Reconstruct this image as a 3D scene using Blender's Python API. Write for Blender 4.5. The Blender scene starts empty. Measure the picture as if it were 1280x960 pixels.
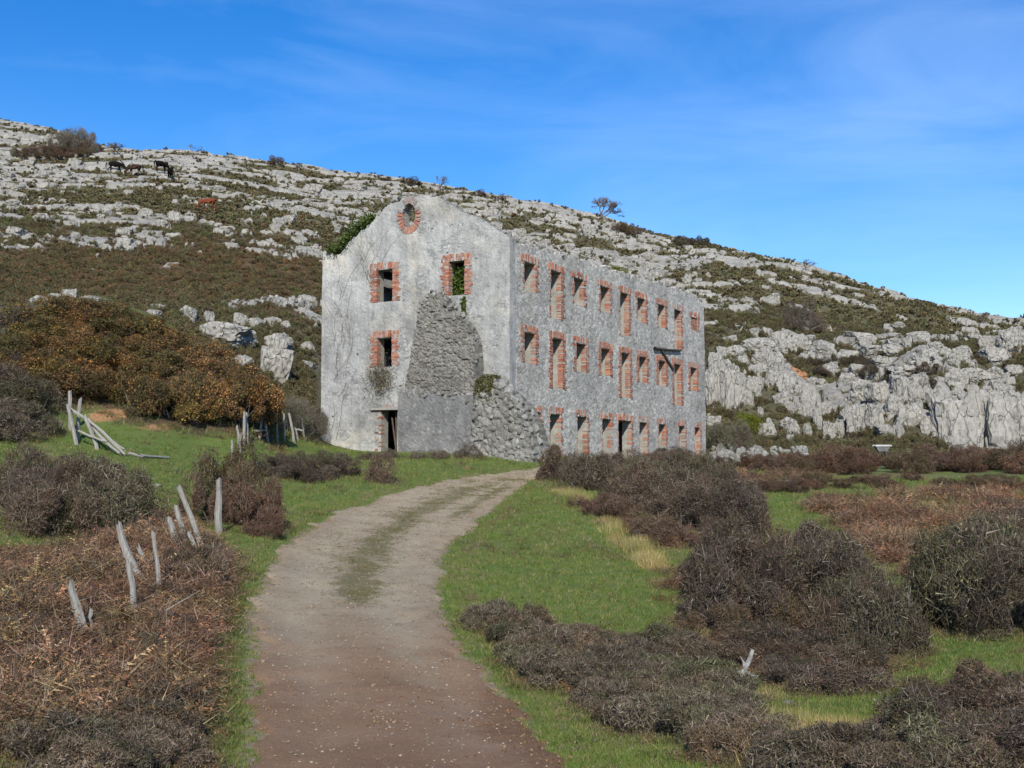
import bpy, bmesh, math, random
import numpy as np
from mathutils import Vector, Matrix

random.seed(7)
rng = np.random.default_rng(11)
scene = bpy.context.scene
COL = scene.collection

# ------------------------------------------------------------------ camera
F = 1450.0            # focal length in pixels of the 1280 x 960 photograph
HOR = 592.0           # row of the eye-level line
PITCH = math.atan((HOR - 480.0) / F)
cd = bpy.data.cameras.new('camera')
cd.sensor_width = 36.0
cd.lens = F / 1280.0 * 36.0
cd.clip_start = 0.05
cd.clip_end = 9000.0
cam = bpy.data.objects.new('camera', cd)
COL.objects.link(cam)
cam.location = (0, 0, 0)                      # the eye is z = 0
cam.rotation_euler = (math.pi / 2 + PITCH, 0, 0)
scene.camera = cam

# ------------------------------------------------------------------ light
SUN_EL, SUN_AZ = math.radians(35.0), math.radians(181.0)   # azimuth clockwise from +Y
sun_dir = Vector((math.sin(SUN_AZ) * math.cos(SUN_EL), math.cos(SUN_AZ) * math.cos(SUN_EL), math.sin(SUN_EL)))
sl = bpy.data.lights.new('sun', 'SUN')
sl.energy = 4.6
sl.angle = math.radians(0.53)
sl.color = (1.0, 0.94, 0.82)
sun = bpy.data.objects.new('sun', sl)
COL.objects.link(sun)
sun.location = (0, -20, 40)
sun.rotation_euler = (-sun_dir).to_track_quat('-Z', 'Y').to_euler()

world = bpy.data.worlds.new('World')
scene.world = world
world.use_nodes = True
wt = world.node_tree
wt.nodes.clear()
def wn(t, **k):
    n = wt.nodes.new(t)
    for a, b in k.items():
        setattr(n, a, b)
    return n
wo = wn('ShaderNodeOutputWorld'); bg = wn('ShaderNodeBackground')
sky = wn('ShaderNodeTexSky', sky_type='NISHITA', sun_disc=False, sun_elevation=SUN_EL, sun_rotation=SUN_AZ,
         altitude=350.0, air_density=1.0, dust_density=0.25, ozone_density=2.2)
hs = wn('ShaderNodeHueSaturation')
hs.inputs['Saturation'].default_value = 1.45
hs.inputs['Value'].default_value = 1.0
hs.inputs['Hue'].default_value = 0.511
tc = wn('ShaderNodeTexCoord')
mp = wn('ShaderNodeMapping'); mp.inputs['Scale'].default_value = (1.6, 1.6, 7.0); mp.inputs['Rotation'].default_value = (0.0, 0.20, 0.0)
n1 = wn('ShaderNodeTexNoise'); n1.inputs['Scale'].default_value = 1.7; n1.inputs['Detail'].default_value = 7; n1.inputs['Roughness'].default_value = 0.55; n1.inputs['Distortion'].default_value = 0.6
n1b = wn('ShaderNodeTexNoise'); n1b.inputs['Scale'].default_value = 1.3; n1b.inputs['Detail'].default_value = 2
cr = wn('ShaderNodeValToRGB'); cr.color_ramp.elements[0].position = 0.40; cr.color_ramp.elements[1].position = 0.80
crb = wn('ShaderNodeValToRGB'); crb.color_ramp.elements[0].position = 0.38; crb.color_ramp.elements[1].position = 0.66
mulc = wn('ShaderNodeMath', operation='MULTIPLY'); mulc2 = wn('ShaderNodeMath', operation='MULTIPLY'); mulc2.inputs[1].default_value = 0.22
mixc = wn('ShaderNodeMix', data_type='RGBA')
mixc.inputs['B'].default_value = (5.6, 7.0, 9.6, 1)        # thin cirrus, in the sky's own units
L_ = wt.links.new
L_(tc.outputs['Generated'], mp.inputs['Vector']); L_(mp.outputs['Vector'], n1.inputs['Vector'])
L_(tc.outputs['Generated'], n1b.inputs['Vector'])
L_(n1.outputs['Fac'], cr.inputs['Fac']); L_(n1b.outputs['Fac'], crb.inputs['Fac'])
L_(cr.outputs['Color'], mulc.inputs[0]); L_(crb.outputs['Color'], mulc.inputs[1])
L_(mulc.outputs[0], mulc2.inputs[0]); L_(mulc2.outputs[0], mixc.inputs['Factor'])
L_(sky.outputs['Color'], hs.inputs['Color']); L_(hs.outputs['Color'], mixc.inputs['A'])
L_(mixc.outputs['Result'], bg.inputs['Color']); L_(bg.outputs['Background'], wo.inputs['Surface'])
bg.inputs['Strength'].default_value = 0.14

vs = scene.view_settings
scene.display_settings.display_device = 'sRGB'
vs.view_transform = 'Standard'; vs.look = 'None'; vs.exposure = 0.3; vs.gamma = 1.0
vs.use_curve_mapping = False
scene.render.engine = 'CYCLES'
scene.cycles.max_bounces = 5
scene.cycles.diffuse_bounces = 3
scene.cycles.transparent_max_bounces = 8

# ------------------------------------------------------------------ helpers
def ray(px, py):
    x = (px - 640.0) / F; z = (480.0 - py) / F
    return np.array([x, math.cos(PITCH) - z * math.sin(PITCH), math.sin(PITCH) + z * math.cos(PITCH)])

def az_el(px, py):
    r = ray(px, py)
    h = math.hypot(r[0], r[1])
    return math.atan2(r[0], r[1]), r[2] / h

def hash2(ix, iy, seed):
    h = (ix.astype(np.int64) * 374761393 + iy.astype(np.int64) * 668265263 + seed * 974634777) & 0x7fffffff
    h = ((h ^ (h >> 13)) * 1274126177) & 0x7fffffff
    h = h ^ (h >> 16)
    return (h & 0xffff) / 65535.0

def vnoise(x, y, seed=0):
    xi = np.floor(x); yi = np.floor(y)
    fx = x - xi; fy = y - yi
    fx = fx * fx * fx * (fx * (fx * 6 - 15) + 10); fy = fy * fy * fy * (fy * (fy * 6 - 15) + 10)
    a = hash2(xi, yi, seed); b = hash2(xi + 1, yi, seed); c = hash2(xi, yi + 1, seed); d = hash2(xi + 1, yi + 1, seed)
    return (a * (1 - fx) + b * fx) * (1 - fy) + (c * (1 - fx) + d * fx) * fy

def fbm(x, y, seed=0, oct=4, gain=0.5):
    s = 0.0; amp = 1.0; tot = 0.0
    for o in range(oct):
        s = s + amp * vnoise(x * 2 ** o + 17.3 * o, y * 2 ** o - 9.1 * o, seed + o)
        tot += amp; amp *= gain
    return s / tot

def worley(x, y, seed=0):
    xi = np.floor(x); yi = np.floor(y)
    f1 = np.full(x.shape, 9.0); f2 = np.full(x.shape, 9.0); cid = np.zeros(x.shape)
    for i in (-1, 0, 1):
        for j in (-1, 0, 1):
            cx = xi + i; cy = yi + j
            px = cx + hash2(cx, cy, seed); py = cy + hash2(cx, cy, seed + 5)
            d = np.hypot(px - x, py - y)
            v = hash2(cx, cy, seed + 9)
            closer = d < f1
            f2 = np.where(closer, f1, np.minimum(f2, d))
            cid = np.where(closer, v, cid)
            f1 = np.where(closer, d, f1)
    return f1, f2, cid

def sstep(a, b, x):
    t = np.clip((x - a) / (b - a), 0, 1)
    return t * t * (3 - 2 * t)

def mesh_np(name, V, Fc, mats=(), attrs=None, smooth=False, midx=None):
    """one mesh from arrays: V (n,3), Fc (m,k)"""
    V = np.asarray(V, dtype=np.float32); Fc = np.asarray(Fc, dtype=np.int32)
    me = bpy.data.meshes.new(name)
    m, k = Fc.shape
    me.vertices.add(len(V)); me.vertices.foreach_set('co', V.ravel())
    me.loops.add(m * k); me.loops.foreach_set('vertex_index', Fc.ravel())
    me.polygons.add(m); me.polygons.foreach_set('loop_start', np.arange(0, m * k, k, dtype=np.int32))
    for mt in mats:
        me.materials.append(mt)
    if midx is not None:
        me.polygons.foreach_set('material_index', np.asarray(midx, dtype=np.int32))
    me.update(calc_edges=True)
    me.polygons.foreach_set('use_smooth', np.full(m, smooth, dtype=bool))
    for an, av in (attrs or {}).items():
        av = np.asarray(av, dtype=np.float32)
        if av.ndim == 1:
            a = me.attributes.new(an, 'FLOAT', 'POINT'); a.data.foreach_set('value', av)
        else:
            if av.shape[1] == 3:
                av = np.hstack([av, np.ones((len(av), 1), np.float32)])
            a = me.attributes.new(an, 'FLOAT_COLOR', 'POINT'); a.data.foreach_set('color', av.ravel())
    me.validate(clean_customdata=False)
    return me

def link(name, me, parent=None, loc=None, rot=None, scale=None):
    o = bpy.data.objects.new(name, me); COL.objects.link(o)
    if parent is not None:
        o.parent = parent
    if loc is not None: o.location = [float(c) for c in loc]
    if rot is not None: o.rotation_euler = [float(c) for c in rot]
    if scale is not None: o.scale = [float(c) for c in scale]
    return o

def tag(o, label=None, cat=None, group=None, kind=None):
    if label: o['label'] = label
    if cat: o['category'] = cat
    if group: o['group'] = group
    if kind: o['kind'] = kind
    return o

def empty(name, loc, rz=0.0, scale=None):
    o = link(name, None, None, loc, (0, 0, rz), scale)
    o.empty_display_size = 0.2
    return o

def box_arrays(c, ax, hs_, jit=0.0):
    """8 verts + 6 quads; c centre, ax three axis vectors, hs_ half sizes"""
    c = np.asarray(c, float); vs_ = []
    for sx in (-1, 1):
        for sy in (-1, 1):
            for sz in (-1, 1):
                v = c + ax[0] * hs_[0] * sx + ax[1] * hs_[1] * sy + ax[2] * hs_[2] * sz
                if jit: v = v + rng.normal(0, jit, 3)
                vs_.append(v)
    fs = [(0, 1, 3, 2), (4, 6, 7, 5), (0, 4, 5, 1), (2, 3, 7, 6), (0, 2, 6, 4), (1, 5, 7, 3)]
    return np.array(vs_), np.array(fs)

def join_arrays(parts):
    V = []; Fc = []; n = 0
    for v, f in parts:
        V.append(v); Fc.append(f + n); n += len(v)
    return np.vstack(V), np.vstack(Fc)

def tube_arrays(pts, rad, sides=6, jit=0.0, cap=True):
    pts = np.asarray(pts, float); n = len(pts); V = []; Fc = []
    prev = None
    for i in range(n):
        t = pts[min(i + 1, n - 1)] - pts[max(i - 1, 0)]
        t = t / (np.linalg.norm(t) + 1e-9)
        u = np.cross(t, [0.31, 0.22, 0.93] if abs(t[2]) < 0.9 else [1.0, 0.1, 0.0]); u /= np.linalg.norm(u)
        if prev is not None:
            u = prev - t * prev.dot(t); u /= np.linalg.norm(u) + 1e-9
        prev = u
        w = np.cross(t, u)
        for k in range(sides):
            a = 2 * math.pi * k / sides
            r = rad[i] * (1 + (random.uniform(-jit, jit) if jit else 0))
            V.append(pts[i] + (u * math.cos(a) + w * math.sin(a)) * r)
    for i in range(n - 1):
        for k in range(sides):
            a = i * sides + k; b = i * sides + (k + 1) % sides
            Fc.append((a, b, b + sides, a + sides))
    if cap:
        for base, rev in ((0, True), ((n - 1) * sides, False)):
            c = pts[0] if rev else pts[-1]
            V.append(c); ci = len(V) - 1
            for k in range(sides):
                a = base + k; b = base + (k + 1) % sides
                Fc.append((ci, b, a, a) if rev else (ci, a, b, b))
    V = np.array(V)
    return V, np.array(Fc)

def quads_to_tris(Fq):
    t1 = Fq[:, [0, 1, 2]]; t2 = Fq[:, [0, 2, 3]]
    keep = (t2[:, 1] != t2[:, 2])
    return np.vstack([t1, t2[keep]])

# ------------------------------------------------------------------ materials
def newmat(name):
    m = bpy.data.materials.new(name); m.use_nodes = True
    nt = m.node_tree; nt.nodes.clear()
    out = nt.nodes.new('ShaderNodeOutputMaterial'); b = nt.nodes.new('ShaderNodeBsdfPrincipled')
    nt.links.new(b.outputs[0], out.inputs[0])
    b.inputs['Roughness'].default_value = 0.9
    b.inputs['Specular IOR Level'].default_value = 0.2
    return m, nt, b

class NT:
    def __init__(s, nt): s.nt = nt
    def n(s, t, **k):
        nd = s.nt.nodes.new(t)
        for a, b in k.items(): setattr(nd, a, b)
        return nd
    def l(s, a, b): s.nt.links.new(a, b)
    def pos(s, sc=(1, 1, 1), rot=(0, 0, 0)):
        t = s.n('ShaderNodeTexCoord'); m = s.n('ShaderNodeMapping')
        m.inputs['Scale'].default_value = sc; m.inputs['Rotation'].default_value = rot
        s.l(t.outputs['Object'], m.inputs['Vector'])
        return m.outputs['Vector']
    def noise(s, scale, detail=4, rough=0.55, vec=None, dist=0.0):
        t = s.n('ShaderNodeTexNoise'); t.inputs['Scale'].default_value = scale
        t.inputs['Detail'].default_value = detail; t.inputs['Roughness'].default_value = rough; t.inputs['Distortion'].default_value = dist
        if vec is None: vec = s.pos()
        s.l(vec, t.inputs['Vector'])
        return t.outputs['Fac']
    def vor(s, scale, vec=None, feature='F1', rand=1.0):
        t = s.n('ShaderNodeTexVoronoi', feature=feature); t.inputs['Scale'].default_value = scale
        t.inputs['Randomness'].default_value = rand
        if vec is None: vec = s.pos()
        s.l(vec, t.inputs['Vector'])
        return t
    def ramp(s, fac, stops, interp='LINEAR'):
        r = s.n('ShaderNodeValToRGB'); e = r.color_ramp; e.interpolation = interp
        while len(e.elements) < len(stops): e.elements.new(0.5)
        for el, (p, c) in zip(e.elements, stops):
            el.position = p
            el.color = (c, c, c, 1) if not hasattr(c, '__len__') else (*c[:3], 1)
        s.l(fac, r.inputs['Fac'])
        return r.outputs['Color']
    def mix(s, fac, a, b, mode='MIX'):
        m = s.n('ShaderNodeMix', data_type='RGBA', blend_type=mode)
        for v, k in ((fac, 'Factor'), (a, 'A'), (b, 'B')):
            if hasattr(v, 'is_output') or isinstance(v, bpy.types.NodeSocket): s.l(v, m.inputs[k])
            elif hasattr(v, '__len__'): m.inputs[k].default_value = (*v[:3], 1)
            else: m.inputs[k].default_value = v
        return m.outputs['Result']
    def math(s, op, a, b=None, clamp=False):
        m = s.n('ShaderNodeMath', operation=op, use_clamp=clamp)
        for i, v in enumerate((a, b)):
            if v is None: continue
            if isinstance(v, bpy.types.NodeSocket): s.l(v, m.inputs[i])
            else: m.inputs[i].default_value = v
        return m.outputs[0]
    def attr(s, name, out='Fac'):
        a = s.n('ShaderNodeAttribute', attribute_name=name)
        return a.outputs[out]
    def bump(s, height, bsdf, strength=0.5, dist=0.05):
        b = s.n('ShaderNodeBump'); b.inputs['Strength'].default_value = strength; b.inputs['Distance'].default_value = dist
        s.l(height, b.inputs['Height']); s.l(b.outputs['Normal'], bsdf.inputs['Normal'])

# ---- ground: cropped grass, soil litter below the bushes, dirt beside the track
M_ground, nt, b = newmat('grass_ground'); q = NT(nt)
g1 = q.ramp(q.noise(0.35, 5, 0.6), [(0.3, (0.105, 0.165, 0.034)), (0.5, (0.150, 0.195, 0.046)), (0.62, (0.185, 0.195, 0.060)), (0.78, (0.23, 0.195, 0.085))])
g2 = q.ramp(q.noise(5.0, 5, 0.7), [(0.3, (0.085, 0.130, 0.030)), (0.6, (0.150, 0.195, 0.050)), (0.8, (0.23, 0.205, 0.09))])
grass = q.mix(0.45, g1, g2)
grass = q.mix(q.ramp(q.noise(1.1, 7, 0.75), [(0.56, 0.0), (0.70, 0.65)]), grass, (0.165, 0.135, 0.07))
fine = q.noise(38.0, 3, 0.7)
grass = q.mix(q.math('MULTIPLY', fine, 0.7), grass, (0.055, 0.085, 0.022))
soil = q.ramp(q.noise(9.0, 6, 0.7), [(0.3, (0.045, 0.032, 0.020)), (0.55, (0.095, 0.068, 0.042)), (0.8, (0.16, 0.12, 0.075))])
dirt = q.ramp(q.noise(14.0, 6, 0.7), [(0.3, (0.19, 0.135, 0.085)), (0.7, (0.32, 0.25, 0.175))])
dry = q.ramp(q.noise(7.0, 5, 0.7), [(0.3, (0.10, 0.10, 0.035)), (0.7, (0.23, 0.19, 0.085))])
edge = q.noise(3.0, 6, 0.75)
def sharp(attr, lo, hi, amp=0.9):
    v = q.math('ADD', q.attr(attr), q.math('MULTIPLY', q.math('SUBTRACT', edge, 0.5), amp))
    return q.ramp(v, [(lo, 0.0), (hi, 1.0)])
c = q.mix(sharp('dry', 0.35, 0.75), grass, dry)
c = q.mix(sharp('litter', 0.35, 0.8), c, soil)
c = q.mix(sharp('dirt', 0.45, 0.7), c, dirt)
c = q.mix(sharp('olive', 0.4, 0.7), c, q.ramp(q.noise(2.5, 6, 0.7), [(0.3, (0.055, 0.050, 0.028)), (0.6, (0.105, 0.090, 0.050)), (0.8, (0.17, 0.12, 0.06))]))
c = q.mix(sharp('earth', 0.4, 0.6, 0.6), c, q.ramp(q.noise(6.0, 6, 0.7), [(0.3, (0.24, 0.12, 0.055)), (0.7, (0.42, 0.25, 0.13))]))
q.l(c, b.inputs['Base Color'])
q.bump(q.mix(0.5, fine, q.noise(11.0, 4, 0.7)), b, 0.8, 0.08)

# ---- track
M_track, nt, b = newmat('dirt_track'); q = NT(nt)
d1 = q.ramp(q.noise(1.3, 6, 0.65), [(0.3, (0.24, 0.178, 0.110)), (0.5, (0.325, 0.256, 0.168)), (0.75, (0.42, 0.345, 0.245))])
d2 = q.ramp(q.noise(0.9, 6, 0.7), [(0.3, (0.205, 0.112, 0.058)), (0.55, (0.27, 0.162, 0.092)), (0.8, (0.33, 0.22, 0.138))])
c = q.mix(q.attr('red'), d1, d2)
red2 = q.ramp(q.math('ADD', q.attr('reddirt'), q.math('MULTIPLY', q.math('SUBTRACT', q.noise(1.7, 6, 0.7), 0.5), 0.9)), [(0.4, 0.0), (0.75, 1.0)])
c = q.mix(red2, c, q.ramp(q.noise(6.0, 5, 0.7), [(0.3, (0.165, 0.078, 0.034)), (0.7, (0.245, 0.135, 0.068))]))
c = q.mix(q.math('MULTIPLY', q.attr('rut'), q.ramp(q.noise(2.2, 6, 0.7), [(0.3, 0.25), (0.6, 0.85)])), c, (0.40, 0.345, 0.24))
c = q.mix(q.ramp(q.noise(3.2, 7, 0.75), [(0.56, 0.0), (0.70, 0.6)]), c, (0.15, 0.10, 0.065))
grit = q.noise(60.0, 4, 0.8)
c = q.mix(q.ramp(grit, [(0.52, 0.0), (0.66, 0.75)]), c, (0.37, 0.312, 0.215))
c = q.mix(q.ramp(q.noise(25.0, 5, 0.8), [(0.5, 0.0), (0.72, 0.6)]), c, (0.135, 0.085, 0.060))
gz = q.ramp(q.math('ADD', q.attr('grassy'), q.math('MULTIPLY', q.math('SUBTRACT', q.noise(4.0, 8, 0.82), 0.5), 2.4)), [(0.45, 0.0), (0.70, 0.85)])
c = q.mix(gz, c, q.ramp(q.noise(9.0, 5, 0.7), [(0.3, (0.085, 0.095, 0.035)), (0.7, (0.20, 0.165, 0.085))]))
q.l(c, b.inputs['Base Color'])
hh = q.mix(0.5, grit, q.noise(16.0, 5, 0.7))
q.bump(hh, b, 0.9, 0.05)

# ---- limestone (shared colour node set)
def rock_color(q, big=0.35, vec=None):
    a = q.ramp(q.noise(big, 6, 0.65, vec), [(0.28, (0.25, 0.24, 0.215)), (0.5, (0.35, 0.335, 0.30)), (0.72, (0.44, 0.42, 0.375))])
    s2 = q.ramp(q.noise(big * 7, 6, 0.75, vec), [(0.32, 0.30), (0.46, 0.80), (0.66, 1.0)])
    lich = q.ramp(q.noise(big * 3.1, 4, 0.7, vec), [(0.56, 0.0), (0.70, 0.45)])
    a = q.mix(1.0, a, s2, 'MULTIPLY')
    return q.mix(lich, a, (0.20, 0.185, 0.14))

M_hill, nt, b = newmat('limestone_hillside'); q = NT(nt)
rc = rock_color(q, 0.22)
en = q.math('MULTIPLY', q.math('SUBTRACT', q.noise(1.6, 6, 0.75), 0.5), 0.22)
rk = q.ramp(q.math('ADD', q.math('ADD', q.attr('rock'), en), 0.5), [(0.495, 0.0), (0.525, 1.0)])
sc1 = q.ramp(q.noise(0.55, 6, 0.7), [(0.25, (0.065, 0.062, 0.036)), (0.5, (0.115, 0.105, 0.062)), (0.72, (0.165, 0.145, 0.085))])
sc2 = q.ramp(q.noise(1.1, 6, 0.7), [(0.3, (0.060, 0.035, 0.020)), (0.55, (0.125, 0.075, 0.040)), (0.8, (0.19, 0.12, 0.06))])
sc3 = q.mix(q.ramp(q.math('ADD', q.attr('rust'), q.math('MULTIPLY', q.math('SUBTRACT', q.noise(0.25, 5, 0.6), 0.5), 0.9)), [(0.3, 0.0), (0.7, 1.0)]), sc1, sc2)
sc3 = q.mix(q.ramp(q.noise(3.3, 5, 0.75), [(0.45, 0.0), (0.62, 0.75)]), sc3, (0.050, 0.048, 0.030))
q.l(q.mix(rk, sc3, rc), b.inputs['Base Color'])
q.bump(q.mix(0.5, q.noise(1.3, 7, 0.75), q.noise(4.5, 5, 0.8)), b, 0.9, 0.35)

M_rock, nt, b = newmat('limestone_block'); q = NT(nt)
v = q.pos()
rc = rock_color(q, 1.3, v)
rc = q.mix(1.0, rc, (1.03, 1.03, 1.03), 'MULTIPLY')
rc = q.mix(q.ramp(q.noise(2.2, 6, 0.75, q.pos((2.6, 2.6, 0.5))), [(0.50, 0.0), (0.68, 0.7)]), rc, (0.17, 0.165, 0.15))
wobr = q.n('ShaderNodeTexNoise'); wobr.inputs['Scale'].default_value = 2.0; wobr.inputs['Detail'].default_value = 4; q.l(v, wobr.inputs['Vector'])
wv = q.n('ShaderNodeVectorMath', operation='MULTIPLY_ADD'); wv.inputs[1].default_value = (0.7, 0.7, 0.7); q.l(wobr.outputs['Color'], wv.inputs[0]); q.l(v, wv.inputs[2])
ck = q.ramp(q.vor(1.7, wv.outputs['Vector'], 'DISTANCE_TO_EDGE').outputs['Distance'], [(0.002, 0.0), (0.025, 1.0)])
rc = q.mix(ck, (0.17, 0.165, 0.14), rc)
q.l(rc, b.inputs['Base Color'])
q.bump(q.mix(0.55, q.mix(0.5, q.noise(2.4, 7, 0.75, v), q.noise(9.0, 5, 0.8, v)), ck), b, 0.9, 0.16)

M_earth, nt, b = newmat('bare_orange_earth'); q = NT(nt)
q.l(q.ramp(q.noise(3.0, 6, 0.7), [(0.3, (0.26, 0.11, 0.05)), (0.7, (0.45, 0.24, 0.12))]), b.inputs['Base Color'])

# ---- building walls
def wall_mat(name, plaster, tone):
    m, nt, b = newmat(name); q = NT(nt)
    vz = q.pos((1, 1, 1.5))
    wob = q.n('ShaderNodeTexNoise'); wob.inputs['Scale'].default_value = 1.8; wob.inputs['Detail'].default_value = 3
    q.l(vz, wob.inputs['Vector'])
    addv = q.n('ShaderNodeVectorMath', operation='MULTIPLY_ADD'); addv.inputs[1].default_value = (0.35, 0.35, 0.35)
    q.l(wob.outputs['Color'], addv.inputs[0]); q.l(vz, addv.inputs[2])
    vw = addv.outputs['Vector']
    v1 = q.vor(4.4, vw); ed = q.vor(4.4, vw, 'DISTANCE_TO_EDGE')
    sep = q.n('ShaderNodeSeparateColor'); q.l(v1.outputs['Color'], sep.inputs[0])
    stone = q.ramp(sep.outputs[0], [(0.0, tuple(x * 0.62 for x in tone)), (0.35, tuple(x * 0.9 for x in tone)), (0.7, tone), (1.0, tuple(min(1, x * 1.28) for x in tone))])
    stone = q.mix(q.ramp(q.noise(7.0, 6, 0.75), [(0.36, 0.45), (0.50, 0.0)]), stone, tuple(x * 0.6 for x in tone))
    joint = q.ramp(ed.outputs['Distance'], [(0.008, 0.0), (0.035, 1.0)])
    jf = q.mix(q.ramp(q.noise(1.3, 5, 0.7), [(0.40, 1.0), (0.60, 0.25)]), (1, 1, 1), joint)
    stone = q.mix(jf, tuple(x * 0.36 for x in tone), stone)
    pl = q.ramp(q.noise(1.1, 7, 0.7), [(0.25, tuple(x * 0.75 for x in tone)), (0.5, tuple(x * 1.05 for x in tone)), (0.75, tuple(min(1, x * 1.4) for x in tone))])
    streak = q.noise(1.0, 6, 0.7, q.pos((4.5, 4.5, 0.35)))
    pl = q.mix(q.ramp(streak, [(0.50, 0.0), (0.72, 0.55)]), pl, tuple(x * 0.45 for x in (tone[0], tone[1], tone[2] * 0.98)))
    pl = q.mix(q.ramp(q.noise(6.0, 7, 0.8), [(0.52, 0.0), (0.63, 0.7)]), pl, tuple(x * 0.55 for x in tone))
    warm = q.ramp(q.noise(0.45, 4, 0.6), [(0.50, 0.0), (0.68, 0.5)])
    pl = q.mix(warm, pl, (0.56, 0.51, 0.42))
    pm = q.ramp(q.math('ADD', q.noise(0.65, 7, 0.75), plaster - 0.5), [(0.46, 0.0), (0.54, 1.0)])
    col = q.mix(pm, stone, pl)
    col = q.mix(q.ramp(q.noise(1.5, 8, 0.8), [(0.55, 0.0), (0.68, 0.6)]), col, tuple(min(1, x * 1.55) for x in tone))
    col = q.mix(q.ramp(q.noise(2.6, 8, 0.82, q.pos((1, 1, 0.55))), [(0.54, 0.0), (0.68, 0.65)]), col, tuple(x * 0.42 for x in tone))
    hole = q.ramp(q.vor(0.75, vw).outputs['Distance'], [(0.045, 0.9), (0.07, 0.0)])
    col = q.mix(hole, col, tuple(x * 0.14 for x in tone))
    sp1 = q.noise(8.5, 8, 0.85, vz)
    col = q.mix(q.ramp(sp1, [(0.34, 0.8), (0.44, 0.0)]), col, tuple(x * 0.30 for x in tone))
    col = q.mix(q.ramp(q.noise(6.0, 8, 0.85), [(0.55, 0.0), (0.68, 0.55)]), col, tuple(min(1, x * 1.45) for x in tone))
    big = q.ramp(q.noise(0.28, 5, 0.65), [(0.30, 0.70), (0.50, 1.0), (0.70, 1.16)])
    col = q.mix(1.0, col, big, 'MULTIPLY')
    col = q.mix(q.ramp(q.noise(0.55, 6, 0.7, q.pos((1.3, 1.3, 0.35))), [(0.54, 0.0), (0.70, 0.5)]), col, tuple(x * a_ for x, a_ in zip(tone, (0.62, 0.58, 0.50))))
    q.l(col, b.inputs['Base Color'])
    hgt = q.mix(pm, joint, q.ramp(q.noise(5.0, 7, 0.8), [(0.3, 0.55), (0.7, 1.0)]))
    hgt = q.mix(0.5, hgt, sp1)
    hgt = q.mix(hole, hgt, (0, 0, 0))
    q.bump(hgt, b, 0.6, 0.045)
    return m
M_gable = wall_mat('weathered_lime_plaster', 0.54, (0.335, 0.335, 0.325))
M_long = wall_mat('rubble_limestone_wall', 0.36, (0.445, 0.425, 0.39))
M_stub = wall_mat('bare_rubble_masonry', 0.20, (0.205, 0.195, 0.172))
M_smooth, nt, b = newmat('damp_grey_render'); q = NT(nt)
c = q.ramp(q.noise(0.8, 7, 0.7), [(0.3, (0.115, 0.115, 0.115)), (0.5, (0.20, 0.20, 0.198)), (0.75, (0.33, 0.325, 0.31))])
c = q.mix(q.ramp(q.noise(1.0, 6, 0.7, q.pos((1.5, 1.5, 0.35))), [(0.46, 0.0), (0.66, 0.6)]), c, (0.12, 0.118, 0.112))
c = q.mix(q.ramp(q.noise(4.0, 6, 0.8), [(0.55, 0.0), (0.66, 0.7)]), c, (0.42, 0.41, 0.39))
c = q.mix(q.ramp(q.noise(7.0, 8, 0.85), [(0.36, 0.8), (0.46, 0.0)]), c, (0.08, 0.078, 0.07))
q.l(c, b.inputs['Base Color']); q.bump(q.noise(7.0, 8, 0.85), b, 0.9, 0.07)

M_reveal, nt, b = newmat('pale_inner_plaster'); q = NT(nt)
c = q.ramp(q.noise(2.2, 7, 0.75), [(0.3, (0.20, 0.193, 0.175)), (0.6, (0.33, 0.32, 0.29)), (0.85, (0.45, 0.435, 0.395))])
q.l(c, b.inputs['Base Color']); q.bump(q.noise(8.0, 6, 0.8), b, 0.7, 0.05)

M_brick, nt, b = newmat('red_brick'); q = NT(nt)
c = q.mix(q.ramp(q.noise(3.0, 6, 0.8), [(0.44, 0.05), (0.63, 0.72)]), q.attr('col', 'Color'), (0.37, 0.315, 0.28))
c = q.mix(q.ramp(q.noise(14.0, 5, 0.8), [(0.5, 0.0), (0.7, 0.6)]), c, (0.16, 0.075, 0.055))
q.l(c, b.inputs['Base Color']); q.bump(q.noise(25.0, 4, 0.8), b, 0.6, 0.02)

M_wood, nt, b = newmat('weathered_grey_wood'); q = NT(nt)
gr = q.noise(6.0, 6, 0.75, q.pos((9, 9, 0.8)))
c = q.ramp(gr, [(0.25, (0.10, 0.09, 0.078)), (0.5, (0.27, 0.255, 0.23)), (0.75, (0.42, 0.405, 0.375))])
c = q.mix(q.ramp(q.noise(3.0, 5, 0.7), [(0.58, 0.0), (0.75, 0.5)]), c, (0.20, 0.20, 0.13))
q.l(c, b.inputs['Base Color']); q.bump(gr, b, 0.8, 0.02)

M_beam, nt, b = newmat('dark_old_beam'); q = NT(nt)
q.l(q.ramp(q.noise(5.0, 5, 0.7, q.pos((6, 6, 1))), [(0.3, (0.045, 0.036, 0.03)), (0.7, (0.13, 0.11, 0.095))]), b.inputs['Base Color'])

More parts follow.
